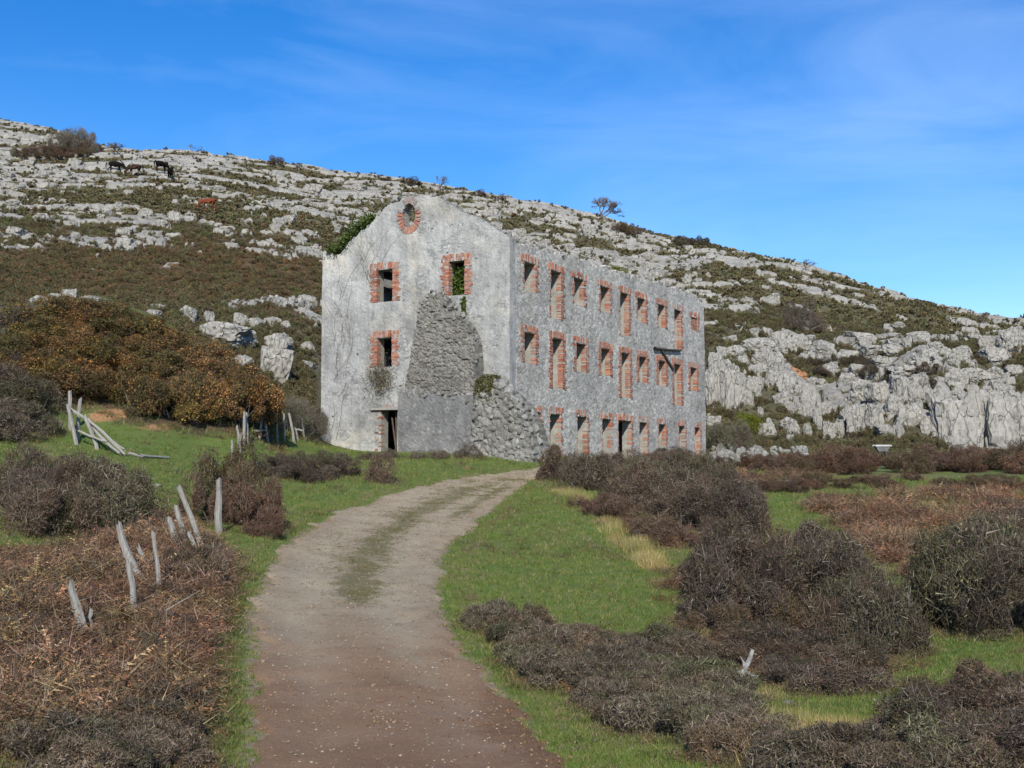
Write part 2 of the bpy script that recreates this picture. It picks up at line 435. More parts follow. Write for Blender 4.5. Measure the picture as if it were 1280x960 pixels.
def veg_mat(name, transl=0.0, rand=0.55):
    m, nt, b = newmat(name); q = NT(nt)
    oi = q.n('ShaderNodeObjectInfo')
    f = q.math('ADD', q.math('MULTIPLY', oi.outputs['Random'], rand), 1.0 - rand / 2)
    cc = q.n('ShaderNodeCombineColor')
    for i in range(3): q.l(f, cc.inputs[i])
    c = q.mix(1.0, q.attr('col', 'Color'), cc.outputs[0], 'MULTIPLY')
    r2 = q.math('FRACT', q.math('MULTIPLY', oi.outputs['Random'], 7.31))
    tint = q.ramp(r2, [(0.0, (1.28, 1.08, 0.94)), (0.35, (1.12, 1.06, 1.06)), (0.65, (1.08, 1.08, 1.0)), (1.0, (1.04, 1.18, 0.88))]) if rand > 0.3 else (1, 1, 1)
    c = q.mix(1.0, c, tint, 'MULTIPLY')
    q.l(c, b.inputs['Base Color'])
    b.inputs['Roughness'].default_value = 0.8
    b.inputs['Specular IOR Level'].default_value = 0.12
    if transl:
        tr = q.n('ShaderNodeBsdfTranslucent'); q.l(c, tr.inputs['Color'])
        ms = q.n('ShaderNodeMixShader'); ms.inputs[0].default_value = transl
        q.l(b.outputs[0], ms.inputs[1]); q.l(tr.outputs[0], ms.inputs[2])
        out = [n for n in nt.nodes if n.type == 'OUTPUT_MATERIAL'][0]
        q.l(ms.outputs[0], out.inputs[0])
    return m
M_veg = veg_mat('dry_foliage', 0.12)
M_leaf = veg_mat('green_foliage', 0.25, 0.25)
M_stem, nt, b = newmat('bush_stems'); q = NT(nt)
q.l(q.ramp(q.noise(6.0, 4, 0.7), [(0.3, (0.07, 0.055, 0.045)), (0.7, (0.20, 0.175, 0.15))]), b.inputs['Base Color'])

# ------------------------------------------------------------------ terrain
CT = []      # (azimuth, ln d, w) with z = -1.65 + w d
def ctl(px, py, d):
    a, e = az_el(px, py)
    CT.append((a, math.log(d), (e * d + 1.65) / d))
def ctz(a, d, z):
    CT.append((a, math.log(d), (z + 1.65) / d))
for t in [(-150, 950, 10.5), (200, 957, 10.5), (505, 960, 10.5), (750, 960, 10.5), (1000, 952, 10.6), (1300, 950, 10.6),
          (505, 800, 17), (320, 800, 17), (560, 800, 17), (100, 798, 16.5), (-150, 780, 16.5), (700, 826, 16.5), (850, 838, 16.6), (1050, 846, 17), (1330, 832, 17.3),
          (430, 720, 22.5), (200, 720, 20.5), (0, 700, 22), (-150, 690, 22), (640, 720, 23), (800, 722, 23.5), (1000, 748, 23), (1150, 762, 22), (1330, 738, 24),
          (480, 660, 31), (300, 662, 27.5), (180, 645, 29), (0, 628, 31), (650, 660, 31), (800, 668, 30.5), (1000, 692, 30), (1150, 692, 30.5), (1330, 660, 33),
          (530, 625, 39), (350, 622, 37.5), (180, 592, 37), (0, 576, 38), (-150, 570, 38), (700, 625, 39), (960, 625, 42), (1130, 632, 42), (1330, 625, 44),
          (635, 597, 49), (500, 589, 47.5), (400, 590, 46), (780, 595, 50), (960, 600, 53), (1130, 604, 55), (1330, 602, 58),
          (600, 571, 56.3), (520, 569, 57), (450, 566, 59), (402, 558, 62), (670, 572, 58), (885, 574, 82), (780, 575, 68), (640, 560, 72), (560, 553, 75),
          (330, 560, 48), (330, 547, 52), (250, 548, 46.5), (150, 558, 42.5), (130, 523, 46), (0, 525, 45), (-150, 515, 45), (100, 436, 51), (120, 384, 55), (0, 390, 56), (-150, 375, 56), (200, 408, 54), (240, 440, 53.5), (290, 486, 51.5), (345, 535, 54),
          (120, 392, 64), (0, 394, 66), (220, 430, 64), (340, 505, 66), (395, 532, 69),
          (300, 445, 77), (390, 455, 82), (200, 402, 80), (60, 382, 80), (0, 372, 82), (-150, 350, 84),
          (0, 310, 115), (200, 335, 112), (390, 370, 106), (100, 255, 160), (260, 255, 160), (390, 282, 156), (150, 212, 215), (0, 212, 215), (300, 226, 213), (400, 242, 210),
          (0, 190, 248), (70, 190, 248), (0, 152, 292), (-150, 120, 300), (70, 165, 285), (130, 187, 266), (240, 193, 245), (370, 208, 240), (500, 227, 235), (620, 247, 225), (740, 271, 212), (880, 306, 200), (1020, 338, 188), (1180, 386, 172), (1230, 400, 166), (1330, 406, 165),
          (560, 300, 172), (700, 322, 166), (640, 420, 112), (640, 530, 91), (800, 342, 166), (800, 420, 118), (800, 540, 96),
          (900, 380, 140), (900, 450, 106), (900, 540, 96), (1050, 400, 140), (1050, 450, 116), (1050, 500, 105), (1050, 552, 97), (1180, 430, 130), (1180, 474, 102), (1200, 552, 98), (1330, 440, 132), (1330, 472, 102), (1330, 552, 98.5),
          (900, 572, 84), (1050, 576, 84), (1200, 577, 85), (1330, 575, 86)]:
    ctl(*t)
for px, py, d in [(-150, 120, 300), (0, 152, 292), (130, 187, 266), (240, 193, 245), (500, 227, 235), (740, 271, 212), (880, 306, 200), (1020, 338, 188), (1180, 386, 172), (1330, 406, 165)]:
    ctl(px, py + 26, d * 1.16); ctl(px, (py + 592) / 2 + 10, d * 1.6); ctl(px, 590, d * 3.2)
for a in (-0.9, -1.3):
    for d, z in [(10, -1.9), (30, -0.5), (55, 4), (100, 22), (200, 58), (300, 86), (400, 84), (800, 12)]: ctz(a, d, z)
for a in (0.9, 1.3):
    for d, z in [(10, -2.6), (30, -2.5), (60, -1), (92, 2), (110, 8), (165, 17), (210, 16), (300, 8), (800, 0)]: ctz(a, d, z)
for a in (2.2, 2.9, 3.6, 4.2, -2.2, -2.9, -3.6, -4.2):
    for d, z in [(10, -1.4), (30, -1.8), (100, -6), (300, -12), (800, -16)]: ctz(a, d, z)
for k in range(-4, 5):
    a = k * 1.0
    ctz(a, 0.3, -1.65); ctz(a, 3.0, -1.65 - 0.12 * math.cos(a)); ctz(a, 4500, -30)
CT = np.array(CT)
KU, KV = 3.2, 1.25
cu, cv, cw = CT[:, 0] * KU, CT[:, 1] * KV, CT[:, 2]
def tpsk(r2):
    return r2 * np.log(r2 + 1e-12)
n = len(cu)
Kmat = tpsk((cu[:, None] - cu[None]) ** 2 + (cv[:, None] - cv[None]) ** 2) + np.eye(n) * 0.0012
P = np.stack([np.ones(n), cu, cv], 1)
A_ = np.zeros((n + 3, n + 3)); A_[:n, :n] = Kmat; A_[:n, n:] = P; A_[n:, :n] = P.T
sol = np.linalg.solve(A_, np.concatenate([cw, np.zeros(3)]))
def base_z(a, d):
    """smooth terrain height for azimuth a and range d"""
    shp = np.shape(a); u = (np.asarray(a) * KU).ravel(); v = (np.log(np.asarray(d)) * KV).ravel()
    out = np.empty(len(u))
    for s in range(0, len(u), 20000):
        e = slice(s, s + 20000)
        out[e] = tpsk((u[e, None] - cu) ** 2 + (v[e, None] - cv) ** 2) @ sol[:n] + sol[n] + sol[n + 1] * u[e] + sol[n + 2] * v[e]
    return (-1.65 + out * np.asarray(d).ravel()).reshape(shp)

# polar grid: fine inside the view and a margin, coarse behind
az_in = np.arange(-0.50, 0.5001, 0.00125)
az_out = 0.5 + (math.pi - 0.5) * (np.linspace(0, 1, 46)[1:] ** 1.6)
AZ = np.concatenate([-az_out[::-1], az_in, az_out])           # -pi .. pi
D_NEAR = np.concatenate([np.geomspace(0.3, 8.6, 18)[:-1], np.geomspace(8.6, 80.0, 215)])
D_HILL = np.concatenate([np.geomspace(80.0, 310.0, 560), np.geomspace(310, 4500, 34)[1:]])
DD = np.concatenate([D_NEAR, D_HILL[1:]])
LD = np.log(DD)
# evaluate the spline on a coarser grid, then interpolate
ai = np.unique(np.concatenate([np.arange(0, len(AZ), 4), [len(AZ) - 1]]))
di = np.unique(np.concatenate([np.arange(0, len(DD), 3), [len(DD) - 1]]))
ga, gd = np.meshgrid(AZ[ai], DD[di], indexing='ij')
zc = base_z(ga, gd)
tmp = np.stack([np.interp(LD, LD[di], zc[i]) for i in range(len(ai))])
ZB = np.stack([np.interp(AZ, AZ[ai], tmp[:, j]) for j in range(len(DD))], 1)
# the seam behind the viewer must close
blend = 0.5 * (ZB[0] + ZB[-1]); ZB[0] = blend; ZB[-1] = blend
GA, GD = np.meshgrid(AZ, DD, indexing='ij')
GX, GY = GD * np.sin(GA), GD * np.cos(GA)
# project to the photograph for the cover maps
def project(x, y, z):
    yc = y * math.cos(PITCH) + z * math.sin(PITCH); zc_ = -y * math.sin(PITCH) + z * math.cos(PITCH)
    yc = np.maximum(yc, 0.01)
    return 640 + F * x / yc, 480 - F * zc_ / yc

# meadow relief
near = sstep(95, 60, GD)
inner = (np.abs(GA) < 0.55)
rough = (fbm(GX * 0.30, GY * 0.30, 3, 3) - 0.5) * 0.26 + (fbm(GX * 1.7, GY * 1.7, 9, 3) - 0.5) * 0.045
Z = ZB + rough * near * sstep(0.2, 6, GD)

# rock cover of the hillside as fractions read from the photograph
RX = [0, 100, 200, 300, 400, 500, 600, 700, 800, 900, 1000, 1100, 1200, 1280]
RY = [150, 175, 200, 225, 250, 275, 300, 325, 350, 375, 400, 425, 450, 475, 500, 530, 560, 580]
RC = np.array([
 [.75, .7, .6, .6, .6, .5, .6, .6, .6, .6, .5, .5, .5, .5],
 [.45, .3, .6, .6, .6, .5, .6, .6, .6, .6, .5, .5, .5, .5],
 [.55, .6, .75, .75, .7, .5, .6, .6, .6, .6, .5, .5, .5, .5],
 [.65, .7, .7, .8, .75, .45, .55, .6, .6, .6, .5, .5, .5, .5],
 [.30, .30, .25, .30, .32, .55, .80, .65, .6, .6, .5, .5, .5, .5],
 [.25, .50, .55, .50, .45, .40, .30, .75, .7, .5, .5, .5, .5, .5],
 [.12, .50, .55, .58, .50, .40, .50, .45, .55, .42, .4, .5, .5, .5],
 [.02, .15, .15, .40, .50, .40, .50, .60, .70, .50, .42, .4, .5, .5],
 [.0, .02, .02, .04, .10, .30, .40, .60, .70, .58, .55, .50, .5, .6],
 [.0, .06, .03, .06, .10, .30, .40, .50, .60, .28, .25, .45, .60, .6],
 [.0, .10, .22, .25, .25, .30, .30, .30, .30, .22, .15, .32, .50, .65],
 [.0, .0, .25, .40, .30, .30, .3, .3, .3, .50, .48, .48, .52, .60],
 [.0, .0, .15, .40, .25, .2, .2, .2, .3, .62, .60, .62, .58, .58],
 [.0, .0, .0, .25, .15, .1, .1, .1, .2, .62, .55, .48, .58, .58],
 [.0, .0, .0, .0, .05, .1, .1, .1, .2, .52, .50, .58, .78, .90],
 [.0, .0, .0, .0, .0, .0, .0, .0, .1, .35, .48, .66, .88, .97],
 [.0, .0, .0, .0, .0, .0, .0, .0, .1, .2, .30, .25, .45, .5],
 [.0, .0, .0, .0, .0, .0, .0, .0, .0, .0, .0, .0, .0, .0]])
def bilin(xs, ys, T, x, y):
    x = np.clip(x, xs[0], xs[-1]); y = np.clip(y, ys[0], ys[-1])
    ix = np.interp(x, xs, np.arange(len(xs))); iy = np.interp(y, ys, np.arange(len(ys)))
    i0 = np.clip(ix.astype(int), 0, len(xs) - 2); j0 = np.clip(iy.astype(int), 0, len(ys) - 2)
    fx = ix - i0; fy = iy - j0
    return (T[j0, i0] * (1 - fx) + T[j0, i0 + 1] * fx) * (1 - fy) + (T[j0 + 1, i0] * (1 - fx) + T[j0 + 1, i0 + 1] * fx) * fy
PXm, PYm = project(GX, GY, ZB)
hillm = sstep(66, 84, GD) * (np.abs(GA) < 1.6)
cover = bilin(RX, RY, RC, PXm, PYm) * hillm * np.where((PXm > 860) & (PYm > 400), 0.78, 0.60)
cover = np.where(GD > 330, 0.45 * hillm, cover)
tu = GA * 150.0; tv = GD * (1.0) + GA * 14.0                          # along the beds, across the beds
warp = (fbm(tu * 0.05, tv * 0.05, 31, 3) - 0.5) * 10
nz = 0.50 * fbm(tu * 0.075 + 3, (tv + warp) * 0.22, 21, 4, 0.55) + 0.50 * fbm(tu * 0.27, tv * 0.55 + 7, 27, 3, 0.5)
lo, hi = np.percentile(nz[40:-40, 260:800], [1, 99])
srt = np.sort(nz[46:-46:3, 235:790:3].ravel())
rank = np.searchsorted(srt, nz) / len(srt)
M = rank - (1.0 - cover)
f1, f2, cid = worley(tu * 0.34 + warp * 0.15, (tv + warp * 0.4) * 0.42, 41)
crack = sstep(0.02, 0.16, f2 - f1)
g1_, g2_, cid2 = worley(tu * 0.95, tv * 1.1, 47)
crack2 = sstep(0.0, 0.14, g2_ - g1_)
rockm = sstep(0.0, 0.07, M)
hgt = 0.35 + 0.55 * fbm(tu * 0.03, tv * 0.03, 51, 2)
lift = rockm * (hgt * (0.45 + 0.85 * cid) * (0.35 + 0.65 * crack) + 0.18 * cid2 * crack2)
scr = (fbm(GX * 0.5, GY * 0.5, 61, 4) - 0.5) * 0.7 * hillm + (vnoise(GX * 1.9, GY * 1.9, 63) - 0.5) * 0.22 * hillm
Z = Z + (lift + scr * (1 - rockm)) * hillm
RM = np.minimum(M, crack * 0.5 - 0.10) - 0.05 * (1 - crack2) * sstep(120, 90, GD)
rust = np.zeros_like(GA)
for cx, cy, rx, ry, s in [(250, 335, 260, 45, 1.0), (60, 345, 130, 45, 0.55), (380, 365, 60, 30, .8), (60, 185, 80, 14, .4)]:
    rust += s * np.exp(-((PXm - cx) / rx) ** 2 - ((PYm - cy) / ry) ** 2)

def ground_z(x, y):
    x = np.asarray(x, float); y = np.asarray(y, float)
    d = np.clip(np.hypot(x, y), DD[0], DD[-1] * 0.999); a = np.arctan2(x, y)
    i = np.clip(np.searchsorted(AZ, a) - 1, 0, len(AZ) - 2); j = np.clip(np.searchsorted(DD, d) - 1, 0, len(DD) - 2)
    fa = (a - AZ[i]) / (AZ[i + 1] - AZ[i]); fd = (d - DD[j]) / (DD[j + 1] - DD[j])
    return (Z[i, j] * (1 - fa) + Z[i + 1, j] * fa) * (1 - fd) + (Z[i, j + 1] * (1 - fa) + Z[i + 1, j + 1] * fa) * fd

def hit_ground(px, py, dmin=8.7, dmax=320.0, first=True):
    """world point where the ray of a pixel meets the ground"""
    a, e = az_el(px, py)
    ds = np.geomspace(dmin, dmax, 1200)
    z = ground_z(ds * math.sin(a), ds * math.cos(a))
    s = z - e * ds
    k = np.where((s[1:] >= 0) & (s[:-1] < 0))[0]
    if len(k) == 0:
        j = int(np.argmax(s)) if s.max() < 0 else 0
        d = ds[j]
    else:
        j = k[0]; t = -s[j] / (s[j + 1] - s[j]); d = ds[j] + t * (ds[j + 1] - ds[j])
    x, y = d * math.sin(a), d * math.cos(a)
    return np.array([x, y, float(ground_z(x, y))])

# ------------------------------------------------------------------ track outline (photograph rows, left and right edge)
TR = [(1030, 300, 745), (960, 312, 700), (930, 312, 682), (900, 317, 655), (850, 318, 606), (800, 321, 562), (760, 316, 548), (720, 336, 546), (690, 352, 556), (660, 388, 590), (640, 424, 612), (620, 478, 636), (608, 535, 652), (600, 578, 664), (594, 612, 700)]
tl = np.array([hit_ground(l, y, 5.0) for y, l, r in TR]); trr = np.array([hit_ground(r, y, 5.0) for y, l, r in TR])
# carry the track on towards the viewer
tl = np.vstack([[-1.35, -6, 0], [-1.4, 1, 0], [-1.55, 5.0, 0], tl[1:]]); trr = np.vstack([[1.35, -6, 0], [1.3, 1, 0], [0.9, 5.5, 0], trr[1:]])
# and on past the near corner of the building
tl = np.vstack([tl, [1.6, 53.4, 0], [6.0, 57.0, 0]]); trr = np.vstack([trr, [4.8, 51.5, 0], [8.4, 55.0, 0]])
def resample(P_, n_):
    s_ = np.concatenate([[0], np.cumsum(np.linalg.norm(np.diff(P_[:, :2], axis=0), axis=1))]); s_ /= s_[-1]
    t_ = np.linspace(0, 1, n_)
    # smooth
    Q = np.stack([np.interp(t_, s_, P_[:, k]) for k in range(2)], 1)
    for _ in range(3):
        Q[1:-1] = 0.25 * Q[:-2] + 0.5 * Q[1:-1] + 0.25 * Q[2:]
    return Q
NTR, NTW = 420, 37
tlr, trrr = resample(tl, NTR), resample(trr, NTR)

def track_dist(x, y):
    """signed: > 0 inside the track, metres (approx)"""
    cen = 0.5 * (tlr + trrr)[::3]; hw = 0.5 * np.linalg.norm(tlr - trrr, axis=1)[::3]
    x = np.asarray(x); y = np.asarray(y); sh = x.shape
    best = np.full(x.size, -99.0)
    xf, yf = x.ravel(), y.ravel()
    for s in range(0, len(xf), 40000):
        e = slice(s, s + 40000)
        dd = np.hypot(xf[e, None] - cen[:, 0], yf[e, None] - cen[:, 1]) - hw
        best[e] = -dd.min(1)
    return best.reshape(sh)

# ------------------------------------------------------------------ where the bushes stand (photograph regions of their feet)
def in_poly(x, y, poly):
    c = False; j = len(poly) - 1
    for i in range(len(poly)):
        xi, yi = poly[i]; xj, yj = poly[j]
        if (yi > y) != (yj > y) and x < (xj - xi) * (y - yi) / (yj - yi) + xi: c = not c
        j = i
    return c
BUSH = []      # dict(kind, p, r, h, label, group)
def put(kind, p, r, h, label, group=None):
    BUSH.append(dict(kind=kind, p=np.asarray(p, float), r=r, h=h, label=label, group=group))
def region(kind, poly, n, r, h, label, group, gap=0.75, dmin=8.7):
    xs = [p[0] for p in poly]; ys = [p[1] for p in poly]; got = []; tries = 0
    while len(got) < n and tries < n * 40:
        tries += 1
        x, y = random.uniform(min(xs), max(xs)), random.uniform(min(ys), max(ys))
        if not in_poly(x, y, poly): continue
        p = hit_ground(x, y, dmin)
        rr = random.uniform(*r)
        if any(np.hypot(*(p - q_)[:2]) < gap * 0.5 * (rr + r_) for q_, r_ in got): continue
        if track_dist(np.array([p[0]]), np.array([p[1]]))[0] > -0.25 - 0.6 * rr: continue
        got.append((p, rr))
        put(kind, p, rr, rr * random.uniform(*h), label, group)
def spot(kind, px, py, r, h, label, group=None, dmin=8.7):
    put(kind, hit_ground(px, py, dmin), r, h, label, group)

# left: bramble-covered bank
region('bramble', [(0, 470), (40, 410), (110, 392), (170, 404), (215, 424), (262, 462), (318, 502), (330, 524), (260, 518), (190, 506), (120, 500), (60, 492), (0, 515)], 105, (0.9, 1.6), (0.8, 1.1),
       'rusty brown bramble bush on the round bank left of the ruin', 'bramble bushes covering the bank', 0.6)
region('bramble', [(150, 512), (250, 520), (320, 526), (318, 532), (180, 524)], 16, (1.0, 1.5), (1.2, 1.6),
       'tall bramble bush overhanging the foot of the round bank', 'brambles along the foot of the bank', 0.6)
region('canopy', [(235, 525), (316, 528), (318, 533), (240, 530)], 5, (1.0, 1.4), (1.7, 2.0),
       'tall bramble bush overhanging the foot of the round bank', 'brambles along the foot of the bank', 0.7)
region('thorn', [(-20, 500), (40, 500), (30, 555), (-20, 560)], 7, (1.1, 1.5), (1.1, 1.4),
       'tall dark thorn bush at the left end of the bramble bank', 'dark thorns at the end of the bank', 0.5)
region('thorn', [(-10, 400), (22, 405), (18, 470), (-10, 480)], 5, (0.9, 1.3), (1.0, 1.4),
       'grey green bare bush on top of the bramble bank', 'grey bushes on top of the bank', 0.5)
region('thorn', [(15, 645), (50, 680), (130, 682), (172, 662), (150, 630), (60, 612)], 12, (0.8, 1.1), (1.2, 1.6),
       'dense dark thorn bush behind the leaning fence posts', 'dark thorns behind the leaning posts', 0.55)
region('bracken', [(0, 705), (60, 700), (130, 690), (205, 672), (262, 700), (262, 770), (250, 835), (215, 880), (175, 930), (60, 940), (0, 950)], 150, (0.6, 1.0), (0.85, 1.2),
       'dead red brown bracken clump among the leaning fence posts', 'bracken among the leaning posts', 0.55)
region('bracken', [(185, 660), (215, 640), (250, 690), (200, 690)], 8, (0.45, 0.65), (0.9, 1.3),
       'dead red brown bracken clump among the leaning fence posts', 'bracken among the leaning posts', 0.55)
region('heather', [(90, 945), (150, 925), (215, 890), (212, 965), (60, 985)], 13, (0.38, 0.6), (0.75, 1.0),
       'low dark heath shrub beside the bracken and the track', 'low heath shrubs below the bracken', 0.6)
region('thorn', [(20, 760), (250, 730), (250, 850), (20, 880)], 8, (0.35, 0.5), (0.9, 1.2),
       'small dark thorn bush growing up through the bracken', 'small thorns in the bracken', 0.8)
for x, y, r, h in [(262, 652, 0.8, 1.75), (300, 654, 1.05, 2.2), (325, 662, 0.75, 1.4), (285, 645, 0.95, 2.2), (335, 672, 0.6, 0.8)]:
    spot('redthorn', x, y, r, h, 'round red brown thorn bush behind the upright split post', 'red brown thorns by the split post')
for x, y, r, h in [(232, 725, 0.55, 0.8), (255, 735, 0.5, 0.75), (245, 705, 0.5, 0.8), (262, 715, 0.4, 0.6)]:
    spot('heather', x, y, r, h, 'small twiggy shrub at the foot of the leaning posts', 'twiggy shrubs at the posts')
region('thorn', [(315, 592), (345, 603), (420, 601), (455, 591), (440, 581), (350, 578)], 12, (0.65, 0.95), (0.7, 0.95),
       'grey brown thorn bush between the far fence posts and the ruin', 'thorns before the gable end', 0.6)
spot('thorn', 483, 604, 0.75, 1.25, 'single small dark bush on the grass before the ruin doorway')
region('grey', [(455, 572), (600, 570), (600, 574), (455, 577)], 9, (0.45, 0.75), (0.8, 1.1),
       'low grey shrub against the foot of the gable wall', 'low shrubs along the gable foot', 0.6)
region('grey', [(345, 530), (398, 534), (398, 545), (345, 542)], 8, (1.0, 1.4), (1.4, 1.9),
       'pale leafless bush between the bank and the ruin corner', 'pale bare bushes beside the ruin', 0.5, 55)
# right of the track
region('thorn', [(688, 596), (740, 618), (830, 655), (930, 690), (935, 640), (885, 612), (800, 598), (705, 590)], 40, (0.75, 1.2), (1.25, 1.65),
       'dark leafless thorn bush in the thicket before the long wall', 'thorn thicket before the long wall', 0.55)
region('redthorn', [(720, 625), (800, 650), (900, 690), (860, 690), (780, 665)], 9, (0.7, 0.95), (0.8, 1.0),
       'purple brown thorn bush on the edge of the thicket', 'purple brown thorns on the thicket edge', 0.6)
region('drygrass', [(683, 607), (700, 604), (760, 640), (820, 690), (840, 720), (800, 705), (745, 655)], 30, (0.28, 0.45), (0.9, 1.3),
       'yellowed grass clump along the edge of the thorn thicket', 'yellowed grass along the thicket', 0.5)
region('thorn', [(855, 715), (1035, 700), (1060, 765), (1000, 790), (890, 785)], 17, (0.7, 1.05), (1.35, 1.8),
       'dark grey thorn bush in the middle of the grassy slope', 'thorns on the grassy slope', 0.55)
for x, y, r, h in [(1068, 820, 0.75, 1.5), (1090, 830, 0.7, 1.35), (1105, 815, 0.7, 1.4), (1078, 800, 0.7, 1.4)]:
    spot('thorn', x, y, r, h, 'dense dark thorn bush standing alone in the green hollow', 'lone dark thorns in the hollow')
region('thorn', [(885, 815), (1060, 820), (1085, 860), (1010, 872), (940, 850)], 11, (0.5, 0.7), (0.8, 1.05),
       'low purple grey bush between the heath and the hollow', 'low purple grey bushes', 0.6)
region('bracken', [(860, 780), (960, 790), (960, 850), (880, 830)], 8, (0.35, 0.5), (0.8, 1.1),
       'tawny bracken clump between the heath shrubs', 'tawny bracken in the heath', 0.7)
region('heather', [(572, 775), (640, 768), (720, 805), (830, 805), (880, 835), (935, 900), (950, 975), (850, 925), (745, 895), (685, 855), (610, 808)], 78, (0.38, 0.56), (0.8, 1.05),
       'grey brown heath shrub beside the right verge of the track', 'heath shrubs beside the track', 0.55)
region('thorn', [(1185, 775), (1200, 735), (1300, 715), (1300, 790), (1240, 795)], 12, (0.85, 1.2), (1.4, 1.8),
       'large dark thorn bush above the green hollow', 'large thorns above the hollow', 0.5)
region('thorn', [(1170, 935), (1220, 905), (1300, 890), (1300, 975), (1180, 975)], 15, (0.5, 0.75), (0.85, 1.15),
       'dark brown thorn bush below the green hollow', 'dark thorns below the hollow', 0.55)
region('heather', [(990, 955), (1150, 935), (1240, 950), (1240, 985), (990, 985)], 24, (0.35, 0.5), (0.8, 1.1),
       'pale grey heath tuft below the green hollow', 'pale heath tufts', 0.6)
region('drygrass', [(960, 905), (1050, 915), (1150, 930), (1130, 965), (980, 965)], 34, (0.22, 0.38), (0.9, 1.3),
       'straw coloured grass clump below the green hollow', 'straw grass below the hollow', 0.6)
region('bracken', [(1010, 625), (1100, 612), (1180, 622), (1195, 690), (1145, 725), (1085, 690)], 42, (0.6, 1.0), (0.95, 1.35),
       'orange brown bracken clump on the slope right of the ruin', 'orange bracken on the slope', 0.55)
region('bracken', [(1160, 618), (1300, 612), (1300, 700), (1215, 690)], 32, (0.6, 1.0), (0.95, 1.35),
       'pinkish brown bracken clump beyond the green hollow', 'pinkish bracken beyond the hollow', 0.55)
region('thorn', [(1185, 640), (1300, 640), (1300, 720), (1215, 715)], 6, (0.7, 1.0), (0.8, 1.1),
       'dark bush standing in the pinkish bracken', 'dark bushes in the bracken', 0.7)
region('redthorn', [(1030, 580), (1300, 576), (1300, 592), (1030, 594)], 32, (1.1, 1.7), (0.7, 1.1),
       'dark brown bare bush at the foot of the cliff', 'bare bushes at the cliff foot', 0.5, 60)
region('bracken', [(890, 588), (1030, 584), (1030, 606), (890, 606)], 17, (0.75, 1.15), (0.7, 1.0),
       'brown bracken clump on the level strip beside the ruin end', 'bracken beside the ruin end', 0.55)
region('redthorn', [(890, 578), (1030, 578), (1030, 590), (890, 592)], 14, (0.9, 1.3), (0.7, 1.0),
       'low brown bush on the level strip beside the ruin end', 'low brown bushes beside the ruin end', 0.6, 60)
region('thorn', [(680, 580), (880, 580), (880, 590), (690, 588)], 16, (0.8, 1.2), (0.8, 1.2),
       'dark scrub bush along the foot of the long wall', 'scrub along the long wall', 0.55)
region('grey', [(888, 556), (925, 556), (925, 566), (888, 568)], 6, (1.2, 1.7), (1.5, 2.0),
       'grey leafless bush beside the far corner of the ruin', 'grey bushes at the far corner', 0.5, 84)
spot('green', 938, 540, 1.35, 1.9, 'bright yellow green bush among the limestone blocks', None, 84)
region('redthorn', [(850, 650), (1040, 690), (1060, 760), (1000, 860), (880, 800)], 14, (0.5, 0.8), (0.8, 1.1),
       'russet bush among the dark thorns of the grassy slope', 'russet bushes on the grassy slope', 0.7)
region('bracken', [(780, 650), (930, 690), (1040, 780), (1090, 860), (940, 850), (850, 740)], 20, (0.4, 0.62), (0.8, 1.2),
       'russet bracken clump between the thorns of the grassy slope', 'bracken between the thorns', 0.7)
region('drygrass', [(850, 700), (1060, 700), (1100, 880), (960, 900), (870, 800)], 16, (0.22, 0.38), (0.8, 1.3),
       'yellow grass clump between the thorns of the grassy slope', 'yellow grass between the thorns', 0.7)
region('bracken', [(600, 790), (700, 810), (900, 860), (940, 940), (840, 910), (700, 850)], 11, (0.3, 0.45), (0.9, 1.2),
       'rusty bracken clump growing through the heath beside the track', 'bracken in the heath beside the track', 0.8)
region('bracken', [(1150, 930), (1290, 880), (1290, 960), (1150, 975)], 9, (0.35, 0.5), (0.9, 1.2),
       'rusty bracken clump among the dark thorns below the hollow', 'bracken below the hollow', 0.7)
region('redthorn', [(900, 600), (1290, 598), (1290, 616), (1080, 614), (960, 618)], 26, (0.55, 0.95), (0.55, 0.85),
       'low brown heathy bush on the level grass before the crag', 'low heathy bushes before the crag', 0.8)
# on the hillside
for x, y, r, h in [(1003, 412, 2.1, 4.2), (1018, 414, 1.4, 2.4), (992, 414, 1.3, 2.2)]:
    spot('grey', x, y, r, h, 'dark bare bush standing alone on the rocky slope right of the ruin', 'dark bushes on the rocky slope', 84)
region('thorn', [(1070, 455), (1160, 462), (1150, 485), (1080, 478)], 14, (1.0, 1.6), (0.7, 1.0), 'dark scrub bush on the ledge between limestone blocks', 'scrub on the ledges', 0.5, 84)
region('thorn', [(1000, 455), (1050, 450), (1060, 480), (1010, 480)], 6, (0.9, 1.4), (0.7, 1.0), 'dark scrub bush on the ledge between limestone blocks', 'scrub on the ledges', 0.5, 84)
region('redthorn', [(15, 190), (120, 190), (118, 197), (15, 200)], 15, (1.6, 2.6), (0.9, 1.3), 'grey brown bare bush on the shoulder of the hill', 'bare bushes on the hill shoulder', 0.5, 150)
for x, y, r, h in [(80, 190, 3.2, 6.0), (100, 188, 3.4, 6.6), (92, 190, 3.0, 5.5), (110, 190, 2.4, 4.2)]:
    spot('grey', x, y, r, h, 'tall hazy leafless thicket on the shoulder of the hill', 'hazy leafless thicket on the hill', 150)
for x, y, r, h, l in [(343, 206, 2.0, 2.0, 'small round bush on the hill crest above the ruin gable'), (515, 232, 2.6, 1.8, 'low wide heathery bush on the crest behind the gable'),
                   (600, 246, 1.7, 1.6, 'low tuft of shrub on the crest behind the long wall'), (625, 250, 1.0, 1.2, 'tiny shrub on the crest beside a low tuft'),
                   (374, 210, 0.9, 1.1, 'tiny reddish shrub on the crest above the gable'), (480, 226, 1.4, 1.0, 'low dark tuft on the crest above the gable')]:
    spot('redthorn', x, y, r, h, l, None, 150)
